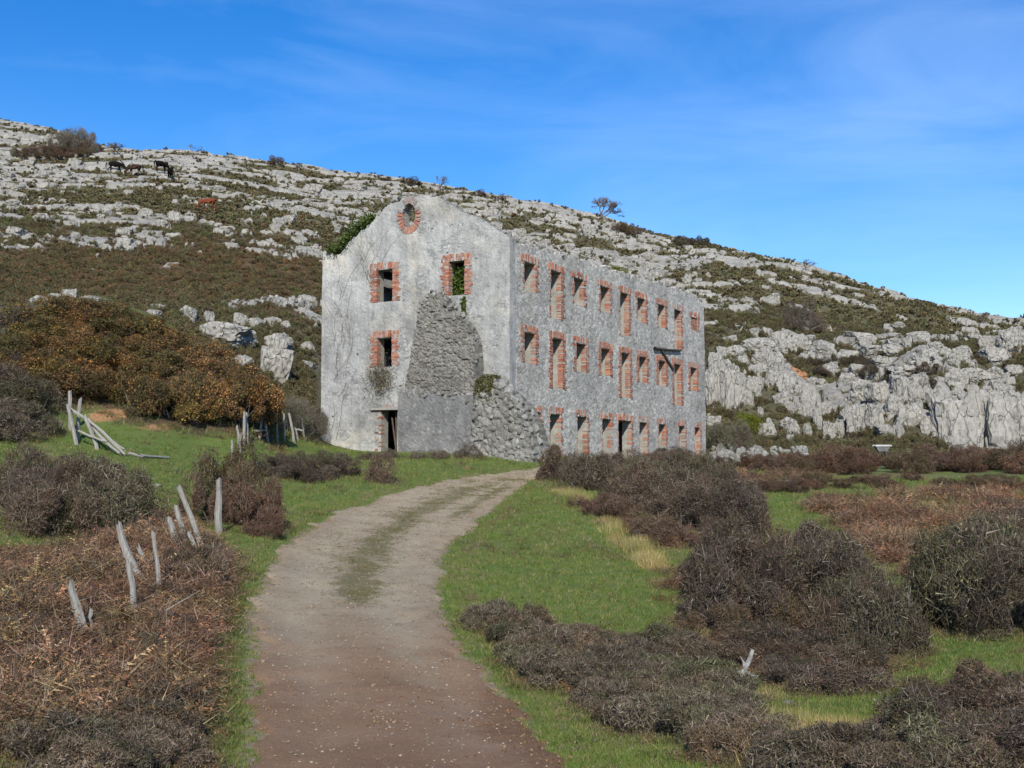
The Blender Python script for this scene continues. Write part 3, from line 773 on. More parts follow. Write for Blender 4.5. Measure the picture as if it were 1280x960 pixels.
region('redthorn', [(768, 284), (800, 292), (800, 296), (770, 290)], 6, (1.2, 1.7), (0.8, 1.2), 'low dark bush on the crest below the bare tree', 'dark bushes on the crest', 0.5, 140)
region('thorn', [(835, 300), (880, 305), (880, 310), (835, 305)], 8, (1.1, 1.6), (0.9, 1.3), 'dark rounded bush in the hedge on the right of the crest', 'hedge bushes on the crest', 0.5, 140)
region('green', [(768, 341), (785, 344), (785, 350), (768, 348)], 2, (1.1, 1.4), (0.8, 1.0), 'green gorse bush on the hillside above the long wall', 'gorse above the wall', 0.3, 84)

# ------------------------------------------------------------------ ground and hillside meshes
NA, NN = len(AZ), len(D_NEAR)
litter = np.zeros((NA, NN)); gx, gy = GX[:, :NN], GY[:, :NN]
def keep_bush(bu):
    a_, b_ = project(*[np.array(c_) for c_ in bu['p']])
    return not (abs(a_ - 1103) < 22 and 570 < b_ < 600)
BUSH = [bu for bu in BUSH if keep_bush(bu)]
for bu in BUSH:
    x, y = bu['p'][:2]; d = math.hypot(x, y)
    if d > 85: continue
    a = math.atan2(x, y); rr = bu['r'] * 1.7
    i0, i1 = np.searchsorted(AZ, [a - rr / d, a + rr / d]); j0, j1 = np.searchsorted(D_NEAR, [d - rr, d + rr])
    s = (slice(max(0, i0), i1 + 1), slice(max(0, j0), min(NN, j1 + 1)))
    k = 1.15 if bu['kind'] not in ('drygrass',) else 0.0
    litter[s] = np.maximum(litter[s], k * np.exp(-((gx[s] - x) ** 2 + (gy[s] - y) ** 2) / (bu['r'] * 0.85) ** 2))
td = np.full((NA, NN), -99.0)
sel = (GY[:, :NN] < 62) & (GY[:, :NN] > -12) & (np.abs(GX[:, :NN]) < 14)
td[sel] = track_dist(gx[sel], gy[sel])
dirt = sstep(-0.35, 0.25, td) * (0.85 + 0 * td)
dry = np.clip(1.1 - np.abs(td + 0.45) / 0.5, 0, 1) * 0.75
px_n, py_n = PXm[:, :NN], PYm[:, :NN]
for cx, cy, rx, ry, s in [(700, 612, 30, 12, .9), (575, 715, 28, 26, .9), (640, 640, 40, 25, .35), (760, 690, 80, 40, .4), (1000, 900, 80, 30, .5), (960, 800, 60, 30, .4), (300, 690, 30, 30, .5), (1130, 620, 120, 20, .5), (60, 570, 60, 25, .6), (1090, 597, 220, 7, .75), (960, 590, 80, 6, .6), (1230, 640, 80, 20, .5)]:
    dry = np.maximum(dry, s * np.exp(-((px_n - cx) / rx) ** 2 - ((py_n - cy) / ry) ** 2))
olive = np.clip(sstep(50, 62, GD[:, :NN]) * (1 - sstep(470, 400, px_n) * 0) , 0, 1)
olive = np.where((px_n > 380) & (px_n < 900), sstep(60, 75, GD[:, :NN]), olive)
olive = np.where(px_n >= 900, sstep(66, 84, GD[:, :NN]), olive)
earth = np.zeros((NA, NN))
for cx, cy, rx, ry, s in [(135, 520, 32, 9, 1.0), (195, 536, 36, 6, .8), (80, 500, 16, 8, .7)]:
    earth = np.maximum(earth, s * np.exp(-((px_n - cx) / rx) ** 2 - ((py_n - cy) / ry) ** 2))
earth *= (GD[:, :NN] < 52)

def grid_faces(na, nd):
    i = np.arange(na - 1)[:, None]; j = np.arange(nd - 1)[None]
    a = i * nd + j
    return np.stack([a, a + nd, a + nd + 1, a + 1], -1).reshape(-1, 4)
Vn = np.stack([gx, gy, Z[:, :NN]], -1).reshape(-1, 3)
Fn = grid_faces(NA, NN)
# close the small hole under the viewer
Vn = np.vstack([Vn, [[0, 0, -1.65]]])
cap = np.array([[len(Vn) - 1, (i + 1) * NN, i * NN, i * NN] for i in range(NA - 1)])
ex = lambda a_: np.append(a_.ravel(), 0.0)
me = mesh_np('ground', Vn, Fn, [M_ground], dict(litter=ex(litter), dirt=ex(dirt), dry=ex(dry), olive=ex(olive), earth=ex(earth)), True)
ground = tag(link('ground', me), 'short green grass of the meadow around the track', 'ground', kind='structure')
sl_ = slice(NN - 1, None); ND = GD.shape[1] - NN + 1
Vh = np.stack([GX[:, sl_], GY[:, sl_], Z[:, sl_]], -1).reshape(-1, 3)
me = mesh_np('hillside', Vh, grid_faces(NA, ND), [M_hill], dict(rock=RM[:, sl_].ravel(), rust=rust[:, sl_].ravel()), False)
hillside = tag(link('hillside', me), 'limestone hillside of pale rock bands and olive scrub behind the ruin', 'hill', kind='structure')

# track sheet with ragged edges
tt = np.linspace(0, 1, NTW)
wid = np.linalg.norm(tlr - trrr, axis=1)
ss = np.concatenate([[0], np.cumsum(np.linalg.norm(np.diff(0.5 * (tlr + trrr), axis=0), axis=1))])
offl = (fbm(ss * 1.3, ss * 0 + 2.0, 71, 5, 0.75) - 0.5) * 0.8; offr = (fbm(ss * 1.3, ss * 0 + 8.0, 73, 5, 0.75) - 0.5) * 0.8
dirw = (trrr - tlr) / wid[:, None]
el = tlr + dirw * offl[:, None]; er = trrr + dirw * offr[:, None]
TXY = el[:, None] * (1 - tt[None, :, None]) + er[:, None] * tt[None, :, None]
tx, ty = TXY[..., 0], TXY[..., 1]
rut = -0.035 * (np.exp(-((tt - 0.22) / 0.11) ** 2) + np.exp(-((tt - 0.76) / 0.12) ** 2))[None]
tz = ground_z(tx, ty) + 0.055 + rut * 1.0 + (fbm(tx * 2.5, ty * 2.5, 77, 3) - 0.5) * 0.03
edge_drop = np.minimum(tt, 1 - tt)[None] * NTW
tz = tz - np.where(edge_drop < 1.5, 0.055, 0.0) * (1 - edge_drop / 1.5)
tpx, tpy = project(tx, ty, tz)
def blob(cx, cy, rx, ry, s=1.0, ang=0.0):
    dx, dy = tpx - cx, tpy - cy
    u_ = dx * math.cos(ang) + dy * math.sin(ang); v_ = -dx * math.sin(ang) + dy * math.cos(ang)
    return s * np.exp(-(u_ / rx) ** 2 - (v_ / ry) ** 2)
TTg = np.broadcast_to(tt[None], tpx.shape)
strip = np.exp(-((TTg - 0.52) / 0.13) ** 2) * sstep(790, 735, tpy) * sstep(596, 612, tpy) * 0.85
strip2 = np.exp(-((TTg - 0.80) / 0.07) ** 2) * sstep(662, 640, tpy) * sstep(598, 606, tpy) * 0.75
rutm = (np.exp(-((TTg - 0.24) / 0.13) ** 2) + np.exp(-((TTg - 0.74) / 0.12) ** 2)) * sstep(980, 700, tpy)
grassy = np.maximum.reduce([strip, strip2, blob(445, 735, 38, 26, .95), blob(470, 690, 26, 34, .75, 0.3), blob(500, 655, 40, 14, .7, -0.55), blob(590, 632, 40, 7, .75, -0.55), blob(540, 625, 70, 9, .45, -0.4), blob(430, 700, 30, 30, .4), blob(640, 600, 20, 3, .6)])
reddirt = np.maximum.reduce([blob(640, 900, 60, 45, 1.0, 0.6), blob(690, 950, 50, 40, .9), blob(500, 900, 45, 25, .45), blob(580, 800, 40, 30, .5)])
red = sstep(740, 850, tpy)
Vt = np.stack([tx, ty, tz], -1).reshape(-1, 3)
me = mesh_np('dirt_track', Vt, grid_faces(NTR, NTW)[:, ::-1], [M_track], dict(grassy=grassy.ravel(), red=red.ravel(), reddirt=reddirt.ravel(), rut=rutm.ravel()), True)
track = tag(link('dirt_track', me), 'stony dirt track curving up to the ruined building', 'track', kind='structure')

# ------------------------------------------------------------------ the ruined building
ANG = math.radians(30.2)
Lv = np.array([math.sin(ANG), math.cos(ANG), 0.0]); Gv = np.array([-math.cos(ANG), math.sin(ANG), 0.0])
r_ = ray(637, 570); C0 = r_ / r_[1] * 58.0; C0[2] = 0.0
def hit_plane(px, py, O, U):
    nrm = np.array([U[1], -U[0], 0.0]); r = ray(px, py); t = (O @ nrm) / (r @ nrm); p = r * t
    return float((p - O) @ U), float(p[2])
LEN, WID, TH = 27.3, 12.1, 0.62
ruin = empty('ruined_building', (C0[0], C0[1], 0.6))
tag(ruin, 'long roofless stone ruin with red brick window surrounds below the hill', 'ruin')
RO = np.array([C0[0], C0[1], 0.6])

def wall_part(name, O, U, N, s0, s1, zb, top, openings, thick, res, mats, parent, po, rough=0.03, seed=0, batter=0.0, topnoise=0.12, inmat=None):
    """a wall with real openings; O origin, U along, N outward; po = parent's origin"""
    S = list(np.arange(s0, s1 + 1e-6, (s1 - s0) / max(2, round((s1 - s0) / res))))
    zmax = max(top(s) for s in np.linspace(s0, s1, 80)) + 0.3
    ZZ = list(np.arange(zb, zmax + res, res))
    def insert(Ls, v):
        k = min(range(len(Ls)), key=lambda i: abs(Ls[i] - v))
        if abs(Ls[k] - v) < res * 0.45 and 0 < k < len(Ls) - 1: Ls[k] = v
        else:
            Ls.append(v); Ls.sort()
    for o in openings:
        if o[4] == 'rect':
            for v in o[:2]: insert(S, v)
            for v in o[2:4]: insert(ZZ, v)
    S = np.array(S); ZZ = np.array(ZZ); ns, nz_ = len(S), len(ZZ)
    SS, ZG = np.meshgrid(S, ZZ, indexing='ij')
    tp = np.array([top(s) for s in S]) + (fbm(S * 1.1, S * 0 + seed, 80 + seed, 5, 0.75) - 0.5) * 2 * topnoise
    tpc = 0.5 * (tp[1:] + tp[:-1])
    sc_, zc2 = 0.5 * (S[1:] + S[:-1]), 0.5 * (ZZ[1:] + ZZ[:-1])
    keep = zc2[None] < tpc[:, None]
    isop = np.zeros_like(keep)
    for o in openings:
        if o[4] == 'rect':
            isop |= ((sc_[:, None] > o[0]) & (sc_[:, None] < o[1]) & (zc2[None] > o[2]) & (zc2[None] < o[3]))
        else:
            cs, cz, rs, rz = o[:4]
            isop |= (((sc_[:, None] - cs) / rs) ** 2 + ((zc2[None] - cz) / rz) ** 2) < 1
    keep &= ~isop
    Zv = np.minimum(ZG, tp[:, None] + 0.02)
    f1_, f2_, c_ = worley(SS * 3.2 + (fbm(SS, ZG, 5 + seed, 2) - .5), ZG * 4.8, 90 + seed)
    disp = rough * (1.6 * (c_ - 0.5) + sstep(0, 0.25, f2_ - f1_)) + (fbm(SS * 0.5, ZG * 0.5, 95 + seed, 3) - 0.5) * 0.10
    lean = batter * (tp.max() - Zv)
    def P3(off):
        return O[None, None] + U[None, None] * SS[..., None] + N[None, None] * off[..., None] + np.array([0, 0, 1.0])[None, None] * Zv[..., None] - po[None, None]
    Vo = P3(disp + lean); Vi = P3(-thick - 0.5 * disp)
    V = np.vstack([Vo.reshape(-1, 3), Vi.reshape(-1, 3)]); off = ns * nz_
    idx = lambda i, j: i * nz_ + j
    I, J = np.nonzero(keep)
    a, b_, c2, d2 = idx(I, J), idx(I + 1, J), idx(I + 1, J + 1), idx(I, J + 1)
    fo = np.stack([a, b_, c2, d2], 1)
    fi = np.stack([a, d2, c2, b_], 1) + off
    FA = [fo, fi]; MI = [np.zeros(len(fo)), np.full(len(fi), 2 if inmat else 0)]
    kp = np.pad(keep, 1); op = np.pad(isop, 1)
    for di_, dj_, e in ((1, 0, (1, 2)), (-1, 0, (3, 0)), (0, 1, (2, 3)), (0, -1, (0, 1))):
        nb = kp[1 + di_:kp.shape[0] - 1 + di_, 1 + dj_:kp.shape[1] - 1 + dj_]
        nbo = op[1 + di_:op.shape[0] - 1 + di_, 1 + dj_:op.shape[1] - 1 + dj_]
        I2, J2 = np.nonzero(keep & ~nb)
        cs4 = [idx(I2, J2), idx(I2 + 1, J2), idx(I2 + 1, J2 + 1), idx(I2, J2 + 1)]
        p, q2 = cs4[e[0]], cs4[e[1]]
        FA.append(np.stack([p, p + off, q2 + off, q2], 1))
        MI.append(np.where(nbo[I2, J2], 1, 0))
    me_ = mesh_np(name, V, np.vstack(FA), mats, None, False, np.concatenate(MI))
    return link(name, me_, parent)

def gable_top(t):
    return float(np.interp(t, [-0.2, 0.6, 3.0, 3.9, 5.0, 6.3, 7.4, 8.45, 10.0, 10.9, 11.4, 12.2], [11.9, 12.25, 13.7, 14.35, 14.75, 14.88, 14.70, 13.9, 12.95, 12.3, 12.2, 12.4]))
GO = [(7.25, 8.33, 9.24, 10.98, 'rect'), (2.68, 3.68, 9.22, 11.02, 'rect'), (7.27, 8.25, 5.70, 7.27, 'rect'), (2.68, 3.68, 5.70, 7.27, 'rect'), (6.88, 7.95, 0.3, 3.37, 'rect'), (6.22, 13.75, 0.46, 0.68, 'oval')]
wall_part('gable_wall', C0, Gv, -Lv, 0.0, WID, 0.3, gable_top, GO, TH, 0.085, [M_gable, M_reveal], ruin, RO, 0.010, 1, 0.0, 0.34)
def long_top(s):
    return float(np.interp(s, [0, 2, 6, 11.4, 16, 20, 24, 26, 27.3], [11.9, 11.95, 12.0, 12.15, 12.2, 12.35, 12.45, 12.35, 12.0]))
W1 = [1.47, 4.36, 7.12, 10.50, 13.20, 15.75, 19.0, 21.7, 24.8]
W2 = [1.46, 4.52, 7.32, 10.50, 13.30, 15.90, 19.0, 21.6, 24.5]
W3 = [2.25, 4.25, 7.45, 10.65, 12.80, 15.85, 18.9, 22.4, 25.2]
LO = []; LB = []
for i, s in enumerate(W1):
    LO.append((s, s + 1.18, 8.35 if i in (1, 4, 7) else (9.9 if i == 8 else 9.45), 10.95 if i < 8 else 10.8, 'rect'))
for i, s in enumerate(W2):
    LO.append((s, s + 1.18, 4.56 if i in (1, 4, 7) else 5.68, 7.28, 'rect'))
for i, s in enumerate(W3):
    LO.append((s, s + (1.9 if i == 4 else (1.0 if i in (0, 7, 8) else 1.2)), 0.9, 3.18, 'rect'))
wall_part('long_wall', C0, Lv, -Gv, TH + 0.02, LEN, 0.3, long_top, LO, TH, 0.085, [M_long, M_reveal, M_reveal], ruin, RO, 0.010, 2, 0.0, 0.38, True)
CB = C0 + Gv * WID
BO = [(s, s + 1.1, z0, z1, 'rect') for s in (4.4, 10.5, 15.8, 21.6) for z0, z1 in ((9.4, 10.9), (5.7, 7.2))]
wall_part('back_wall', CB, Lv, Gv, TH + 0.02, LEN, 0.3, lambda s: 12.1 - 1.2 * max(0, math.sin(s * 0.5)) * (s > 8), BO, TH, 0.2, [M_long, M_reveal, M_reveal], ruin, RO, 0.03, 3, 0.0, 0.3, True)
CE = C0 + Lv * LEN
wall_part('end_wall', CE, Gv, Lv, TH + 0.02, WID - TH - 0.02, 0.3, lambda t: 11.6 + 1.2 * math.exp(-((t - 6) / 2.5) ** 2), [], TH, 0.2, [M_long, M_reveal, M_reveal], ruin, RO, 0.03, 4, 0.0, 0.3, True)
CX = C0 + Lv * 5.6
wall_part('cross_wall', CX, Gv, -Lv, TH + 0.02, WID - TH - 0.02, 0.3, lambda t: 11.5 if t > 5 else 9.6, [(5.2, 6.2, 0.5, 2.9, 'rect'), (5.2, 6.2, 4.2, 6.6, 'rect')], 0.4, 0.2, [M_stub, M_reveal], ruin, RO, 0.03, 5, 0.0, 0.3)
CY = C0 + Lv * 16.5
wall_part('cross_wall', CY, Gv, -Lv, TH + 0.02, WID - TH - 0.02, 0.3, lambda t: 10.2, [(5.2, 6.2, 4.2, 6.6, 'rect')], 0.4, 0.2, [M_stub, M_reveal], ruin, RO, 0.03, 6, 0.0, 0.5)
# boards added over the room behind the gable to darken its windows
k = 0
for zf in (4.35, 8.0, 11.45):
    for s in np.arange(5.2, 11.4, 0.26):
        if random.random() < 0.06: continue
        c = C0 + Lv * 3.1 + Gv * (s + 0.12); c = c - RO; c[2] = zf - 0.6 + random.uniform(-.015, .015)
        v, f = box_arrays(c, (Lv, Gv, np.array([0, 0, 1.0])), (2.44, 0.115, 0.03))
        if k == 0: brd = mesh_np('shade_board', v - c, f, [M_beam]); k = 1
        link('shade_board', brd, ruin, c)
for zf in (4.3, 7.95, 11.4):  # more boards added behind the long wall, to keep its openings dark
    for i_, s in enumerate(np.arange(TH + 0.3, LEN - 0.4, 0.37)):
        if abs(s - 5.8) < 0.5 or abs(s - 16.7) < 0.5 or s < 0.8: continue
        c = C0 + Lv * s + Gv * (TH + 2.3) - RO; c[2] = zf - 0.6 + random.uniform(-.02, .02)
        if i_ == 0 or 'brd2' not in globals():
            v, f = box_arrays(c, (Gv, Lv, np.array([0, 0, 1.0])), (2.24, 0.178, 0.035)); brd2 = mesh_np('shade_board', v - c, f, [M_beam])
        link('shade_board', brd2, ruin, c)
# pale corner piers of the long wall (dressed quoins), butted 3 cm proud
# brick surrounds
BCOL = [(0.32, 0.082, 0.040), (0.39, 0.115, 0.055), (0.42, 0.145, 0.070), (0.28, 0.075, 0.042), (0.45, 0.21, 0.115), (0.36, 0.17, 0.11), (0.24, 0.13, 0.10)]
def surround(O, U, N, o, parent, po, keep=0.95, jl=0.46, lint=0.42, sides=(1, 1), ragged=False, seed=0):
    s0, s1, z0, z1 = o[:4]; up = np.array([0, 0, 1.0])
    rr = random.Random(seed); parts = []; cols = []
    def brick(cs, cz, hs1, hz, dep=0.16):
        if rr.random() > keep: return
        c = O + U * cs + up * cz + N * (0.045 - dep + rr.uniform(-0.02, 0.012)) - po
        v, f = box_arrays(c, (U, up, N), (hs1, hz, dep), 0.006)
        parts.append((v, f)); cl = np.array(rr.choice(BCOL)) * rr.uniform(0.72, 1.18)
        cols.append(np.repeat(cl[None], 8, 0))
    ch = 0.074; ncs = int((z1 - z0) / ch)
    for sd, sgn in ((0, -1), (1, 1)):
        if not sides[sd]: continue
        e = s0 if sd == 0 else s1
        jw = jl if sd or not ragged else jl * 0.5
        for i in range(ncs):
            if ragged and sd == 0 and rr.random() < 0.35: continue
            z = z0 + (i + 0.5) * (z1 - z0) / ncs
            w = jw if (i // 3) % 2 == 0 else jw * 0.78
            w *= rr.uniform(0.8, 1.1)
            nb_ = 2
            for b_ in range(nb_):
                a0 = -0.012 + w * b_ / nb_; a1 = -0.012 + w * (b_ + 1) / nb_ - 0.008
                brick(e + sgn * (a0 + a1) / 2, z, (a1 - a0) / 2, ch / 2 - 0.005)
    nl = int((s1 - s0 + 2 * jl * 0.9) / 0.098)
    for i in range(nl):
        if ragged and rr.random() < 0.14: continue
        s = s0 - jl * 0.9 + (i + 0.5) * (s1 - s0 + 1.8 * jl) / nl
        hz = lint / 2 * rr.uniform(0.86, 1.05)
        u_ = (i + 0.5) / nl * 2 - 1
        arch = 0.05 * (1 - u_ * u_)
        if rr.random() < 0.5:
            brick(s, z1 - 0.012 + hz + arch, 0.043, hz)
        else:
            brick(s, z1 - 0.012 + hz / 2 + arch, 0.043, hz / 2 - 0.004); brick(s, z1 - 0.012 + hz * 1.5 + arch, 0.043, hz / 2 - 0.004)
    if not parts: return None
    V, Fc = join_arrays(parts)
    return tag(link('brick_surround', mesh_np('brick_surround', V, Fc, [M_brick], dict(col=np.vstack(cols))), parent), kind='stuff')
for i, o in enumerate(GO):
    if o[4] == 'rect' and i != 4: surround(C0, Gv, -Lv, o, ruin, RO, 0.93, 0.50, 0.36, seed=i)
surround(C0, Gv, -Lv, GO[4], ruin, RO, 0.30, 0.40, 0.30, (0, 1), seed=44)
for i, o in enumerate(LO):
    kp_ = 0.78 if i < 9 else (0.88 if i < 18 else 0.58)
    surround(C0, Lv, -Gv, o, ruin, RO, kp_, 0.42 if i < 18 else 0.3, 0.36, (1, 1), ragged=(i < 9 or i > 17), seed=100 + i)
# brick ring of the round window
parts = []; cols = []
for i in range(26):
    a = 2 * math.pi * i / 26 + 0.1
    low = math.sin(a) < 0.15
    if not low and random.random() < 0.45: continue
    u_, w_ = math.cos(a), math.sin(a)
    c = C0 + Gv * (6.22 + u_ * 0.60) + np.array([0, 0, 13.75 + w_ * 0.82]) + (-Lv) * -0.06 - RO
    rad = Gv * u_ + np.array([0, 0, w_]); tan = -Gv * w_ + np.array([0, 0, u_])
    v, f = box_arrays(c, (rad, tan, -Lv), (0.17, 0.068, 0.10), 0.008)
    parts.append((v, f)); cols.append(np.repeat(((np.array(random.choice(BCOL)) if low else np.array((0.24, 0.20, 0.18))) * random.uniform(.7, 1.1))[None], 8, 0))
V, Fc = join_arrays(parts)
tag(link('brick_ring', mesh_np('brick_ring', V, Fc, [M_brick], dict(col=np.vstack(cols))), ruin), 'broken brick ring of the round gable window')
# brick infill of the last upper window
parts = []; cols = []
for i in range(9):
    for j in range(4):
        c = C0 + Lv * (24.95 + j * 0.27 + (0.12 if i % 2 else 0)) + np.array([0, 0, 9.95 + i * 0.062 * 1.4]) + (-Gv) * -0.12 - RO
        v, f = box_arrays(c, (Lv, np.array([0, 0, 1.0]), -Gv), (0.125, 0.038, 0.1), 0.005)
        parts.append((v, f)); cols.append(np.repeat((np.array(random.choice(BCOL)) * random.uniform(.7, 1.1))[None], 8, 0))
V, Fc = join_arrays(parts)
link('brick_infill', mesh_np('brick_infill', V, Fc, [M_brick], dict(col=np.vstack(cols))), ruin)
# door: old plank lintel and a leaning rotten door leaf
c = C0 + Gv * 7.6 + np.array([0, 0, 3.45]) - Lv * 0.03 - RO
v, f = box_arrays(c, (Gv, np.array([0, 0, 1.0]), Lv), (0.95, 0.06, 0.12), 0.012)
link('door_lintel', mesh_np('door_lintel', v, f, [M_wood]), ruin)
for i in range(2):
    p0 = C0 + Gv * (7.1 + 0.1 * i) + Lv * (0.3 + 0.1 * i) + np.array([0, 0, 1.0]) - RO; p1 = C0 + Gv * (7.25 + 0.25 * i) + Lv * 0.35 + np.array([0, 0, 3.3 - 0.3 * i]) - RO
    v, f = tube_arrays([p0, p1], [0.06, 0.05], 5)
    link('door_timber', mesh_np('door_timber', v, f, [M_beam]), ruin)

# rubble stub of the vanished lean-to, standing against the gable
OS = C0 - Lv * 0.6
sp = [hit_plane(x, y, OS, Gv) for x, y in [(510, 480), (515, 452), (519, 420), (523, 395), (530, 374), (540, 364), (549, 367), (562, 381), (576, 396), (588, 410), (595, 425), (597, 450)]]
sp = sorted(sp)
def stub_top(t): return float(np.interp(t, [a for a, b_ in sp], [b_ for a, b_ in sp]))
leanto = empty('lean_to_remnant', (OS[0], OS[1], 0.6))
tag(leanto, 'broken rubble wall stub left against the gable above a plastered base', 'wall remnant')
PO = np.array([OS[0], OS[1], 0.6])
wall_part('rubble_stub', OS, Gv, -Lv, sp[0][0], sp[-1][0], 3.2, stub_top, [], 0.57, 0.07, [M_stub, M_stub], leanto, PO, 0.06, 7, 0.05, 0.30)
OB = C0 - Lv * 1.6
bl = hit_plane(498, 500, OB, Gv)[0]; br = hit_plane(597, 500, OB, Gv)[0]; bt = hit_plane(540, 488, OB, Gv)[1]; bt2 = hit_plane(597, 497, OB, Gv)[1]
wall_part('plastered_base', OB, Gv, -Lv, br, bl, 0.1, lambda t: bt2 + (bt - bt2) * (t - br) / (bl - br), [], 1.57, 0.10, [M_smooth, M_smooth], leanto, PO, 0.015, 8, 0.0, 0.22)

# boulder meshes, shared by rubble and hillside blocks
def rock_mesh(seed, sub=3, flat=1.0, cuts=9, deep=0.72, fiss=0.0):
    from mathutils import noise as mn
    rr = random.Random(seed); bm = bmesh.new()
    bmesh.ops.create_icosphere(bm, subdivisions=sub, radius=1.0)
    pl = []
    for ax_ in ((1, 0, 0), (-1, 0, 0), (0, 1, 0), (0, -1, 0), (0, 0, 1), (0, 0, 1)):
        d = Vector([c_ + rr.gauss(0, 0.24) for c_ in ax_]).normalized(); pl.append((d, rr.uniform(deep - 0.16, deep + 0.04)))
    for _ in range(max(0, cuts - 6)):
        d = Vector((rr.gauss(0, 1), rr.gauss(0, 1), rr.gauss(0.2, 0.7))).normalized(); pl.append((d, rr.uniform(deep - 0.08, deep + 0.14)))
    for v in bm.verts:
        p = v.co.copy()
        for d, h in pl:
            e = p.dot(d) - h
            if e > 0: p -= d * e
        v.co = p
    for v in bm.verts:
        p = v.co.copy(); o3 = Vector((seed * 3.1, seed * 1.7, 0))
        k_ = mn.fractal(p * 1.9 + o3, 1.0, 2.0, 4) * 0.08
        if fiss:
            w_ = mn.noise_vector(p * 1.5 + o3) * 0.25
            ds_, _ = mn.voronoi(Vector(((p.x + w_.x) * 2.4, (p.y + w_.y) * 2.4, (p.z + w_.z) * 1.1)) + o3)
            k_ -= fiss * max(0.0, 1 - (ds_[1] - ds_[0]) / 0.16) ** 0.7
            ds_, _ = mn.voronoi(Vector((p.x * 2.0, p.y * 2.0, p.z * 5.0 + w_.z * 3)) + o3)
            k_ -= fiss * 0.6 * max(0.0, 1 - (ds_[1] - ds_[0]) / 0.14)
        v.co = p * (1 + k_); v.co.z *= flat
    me_ = bpy.data.meshes.new('limestone'); bm.to_mesh(me_); bm.free()
    me_.polygons.foreach_set('use_smooth', np.full(len(me_.polygons), False))
    return me_
def rock_set(n_, sub, flat, seed, mt, **k):
    out = []
    for i in range(n_):
        m_ = rock_mesh(seed + i, sub, flat, **k); m_.materials.append(mt); out.append(m_)
    return out
M_rub, nt, b = newmat('rubble_stone'); q = NT(nt)
oi = q.n('ShaderNodeObjectInfo')
c = q.ramp(oi.outputs['Random'], [(0.0, (0.20, 0.195, 0.175)), (0.5, (0.29, 0.285, 0.265)), (1.0, (0.39, 0.385, 0.365))])
c = q.mix(q.ramp(q.noise(2.0, 6, 0.75), [(0.4, 0.6), (0.6, 0.0)]), c, (0.12, 0.115, 0.095))
q.l(c, b.inputs['Base Color']); q.bump(q.noise(6.0, 6, 0.8), b, 0.8, 0.08)
RS = rock_set(8, 2, 0.8, 500, M_rub, cuts=10, deep=0.70)
def stone_on(parent, po, O, t, z, out, r):
    p = O + Gv * t - Lv * out + np.array([0, 0, z]) - po
    link('stone', random.choice(RS), parent, p, (random.uniform(0, 6), random.uniform(0, 6), random.uniform(0, 6)), (r * random.uniform(.9, 1.5), r, r * random.uniform(.6, .9)))
for _ in range(120):                                           # loose edge stones of the stub
    t = random.uniform(sp[0][0], sp[-1][0])
    stone_on(leanto, PO, OS, t, stub_top(t) - random.uniform(-0.12, 0.22), random.uniform(-0.45, 0.08), random.uniform(0.10, 0.19))
for _ in range(70):
    t = random.uniform(sp[0][0], sp[-1][0] - 0.6); z = random.uniform(4.2, 5.9)
    stone_on(leanto, PO, OS, t, z, random.uniform(0.10, 0.2), random.uniform(0.10, 0.2))
for _ in range(80):                                            # rubble lying on the plastered base
    t = random.uniform(br, bl); stone_on(leanto, PO, OB, t, bt2 + (bt - bt2) * (t - br) / (bl - br) + random.uniform(-0.15, 0.12), -random.uniform(-0.02, 0.9), random.uniform(0.11, 0.2))
for _ in range(150):                                           # loose stones along the wall tops
    if random.random() < 0.4:
        t = random.uniform(0.1, WID - 0.1); zt = gable_top(t); c_ = C0 + Gv * t + Lv * random.uniform(0.05, 0.55)
        if 8.4 < t < 11.6: continue
    else:
        t = random.uniform(0.7, LEN - 0.1); zt = long_top(t); c_ = C0 + Lv * t + Gv * random.uniform(0.05, 0.5)
    r = random.uniform(0.10, 0.20)
    link('coping_stone', random.choice(RS), ruin, c_ + np.array([0, 0, zt + random.uniform(-0.1, 0.12)]) - RO, (random.uniform(0, 6), random.uniform(0, 6), random.uniform(0, 6)), (r * 1.3, r, r * 0.8))
# sloping heap of fallen stone at the near corner
OR_ = C0 - Lv * 1.25
hp = sorted([hit_plane(x, y, OR_, Gv) for x, y in [(597, 478), (606, 471), (618, 472), (630, 486), (642, 497), (652, 506), (660, 518), (667, 536), (672, 552), (678, 570)]])
def heap_top(t): return float(np.interp(t, [a for a, b_ in hp], [b_ for a, b_ in hp]))
heap = empty('rubble_heap', (OR_[0], OR_[1], 0.6)); tag(heap, 'sloping heap of fallen stones at the near corner of the ruin', 'rubble heap')
HO = np.array([OR_[0], OR_[1], 0.6])
wall_part('rubble_core', OR_, Gv, -Lv, hp[0][0], hp[-1][0], 0.1, heap_top, [], 1.2, 0.12, [M_stub, M_stub], heap, HO, 0.07, 9, 0.22, 0.10)
tpm = max(b_ for a, b_ in hp)
got = []
for _ in range(6000):
    if len(got) >= 290: break
    t = random.uniform(hp[0][0], hp[-1][0] - 0.1); z = random.uniform(0.75, max(0.8, heap_top(t) - 0.02))
    bias = 1.0 if t < 0.7 else 0.4
    if random.random() > bias: continue
    r = random.uniform(0.13, 0.27)
    if any((t - a) ** 2 + (z - c2) ** 2 < (0.72 * (r + r2)) ** 2 for a, c2, r2 in got): continue
    got.append((t, z, r))
    p = OR_ + Gv * t - Lv * (0.22 * (tpm - z) + 0.02) + np.array([0, 0, z]) - HO
    link('stone', random.choice(RS), heap, p, (random.uniform(0, 6), random.uniform(0, 6), random.uniform(0, 6)), (r * random.uniform(.9, 1.35), r, r * random.uniform(.7, 1)))

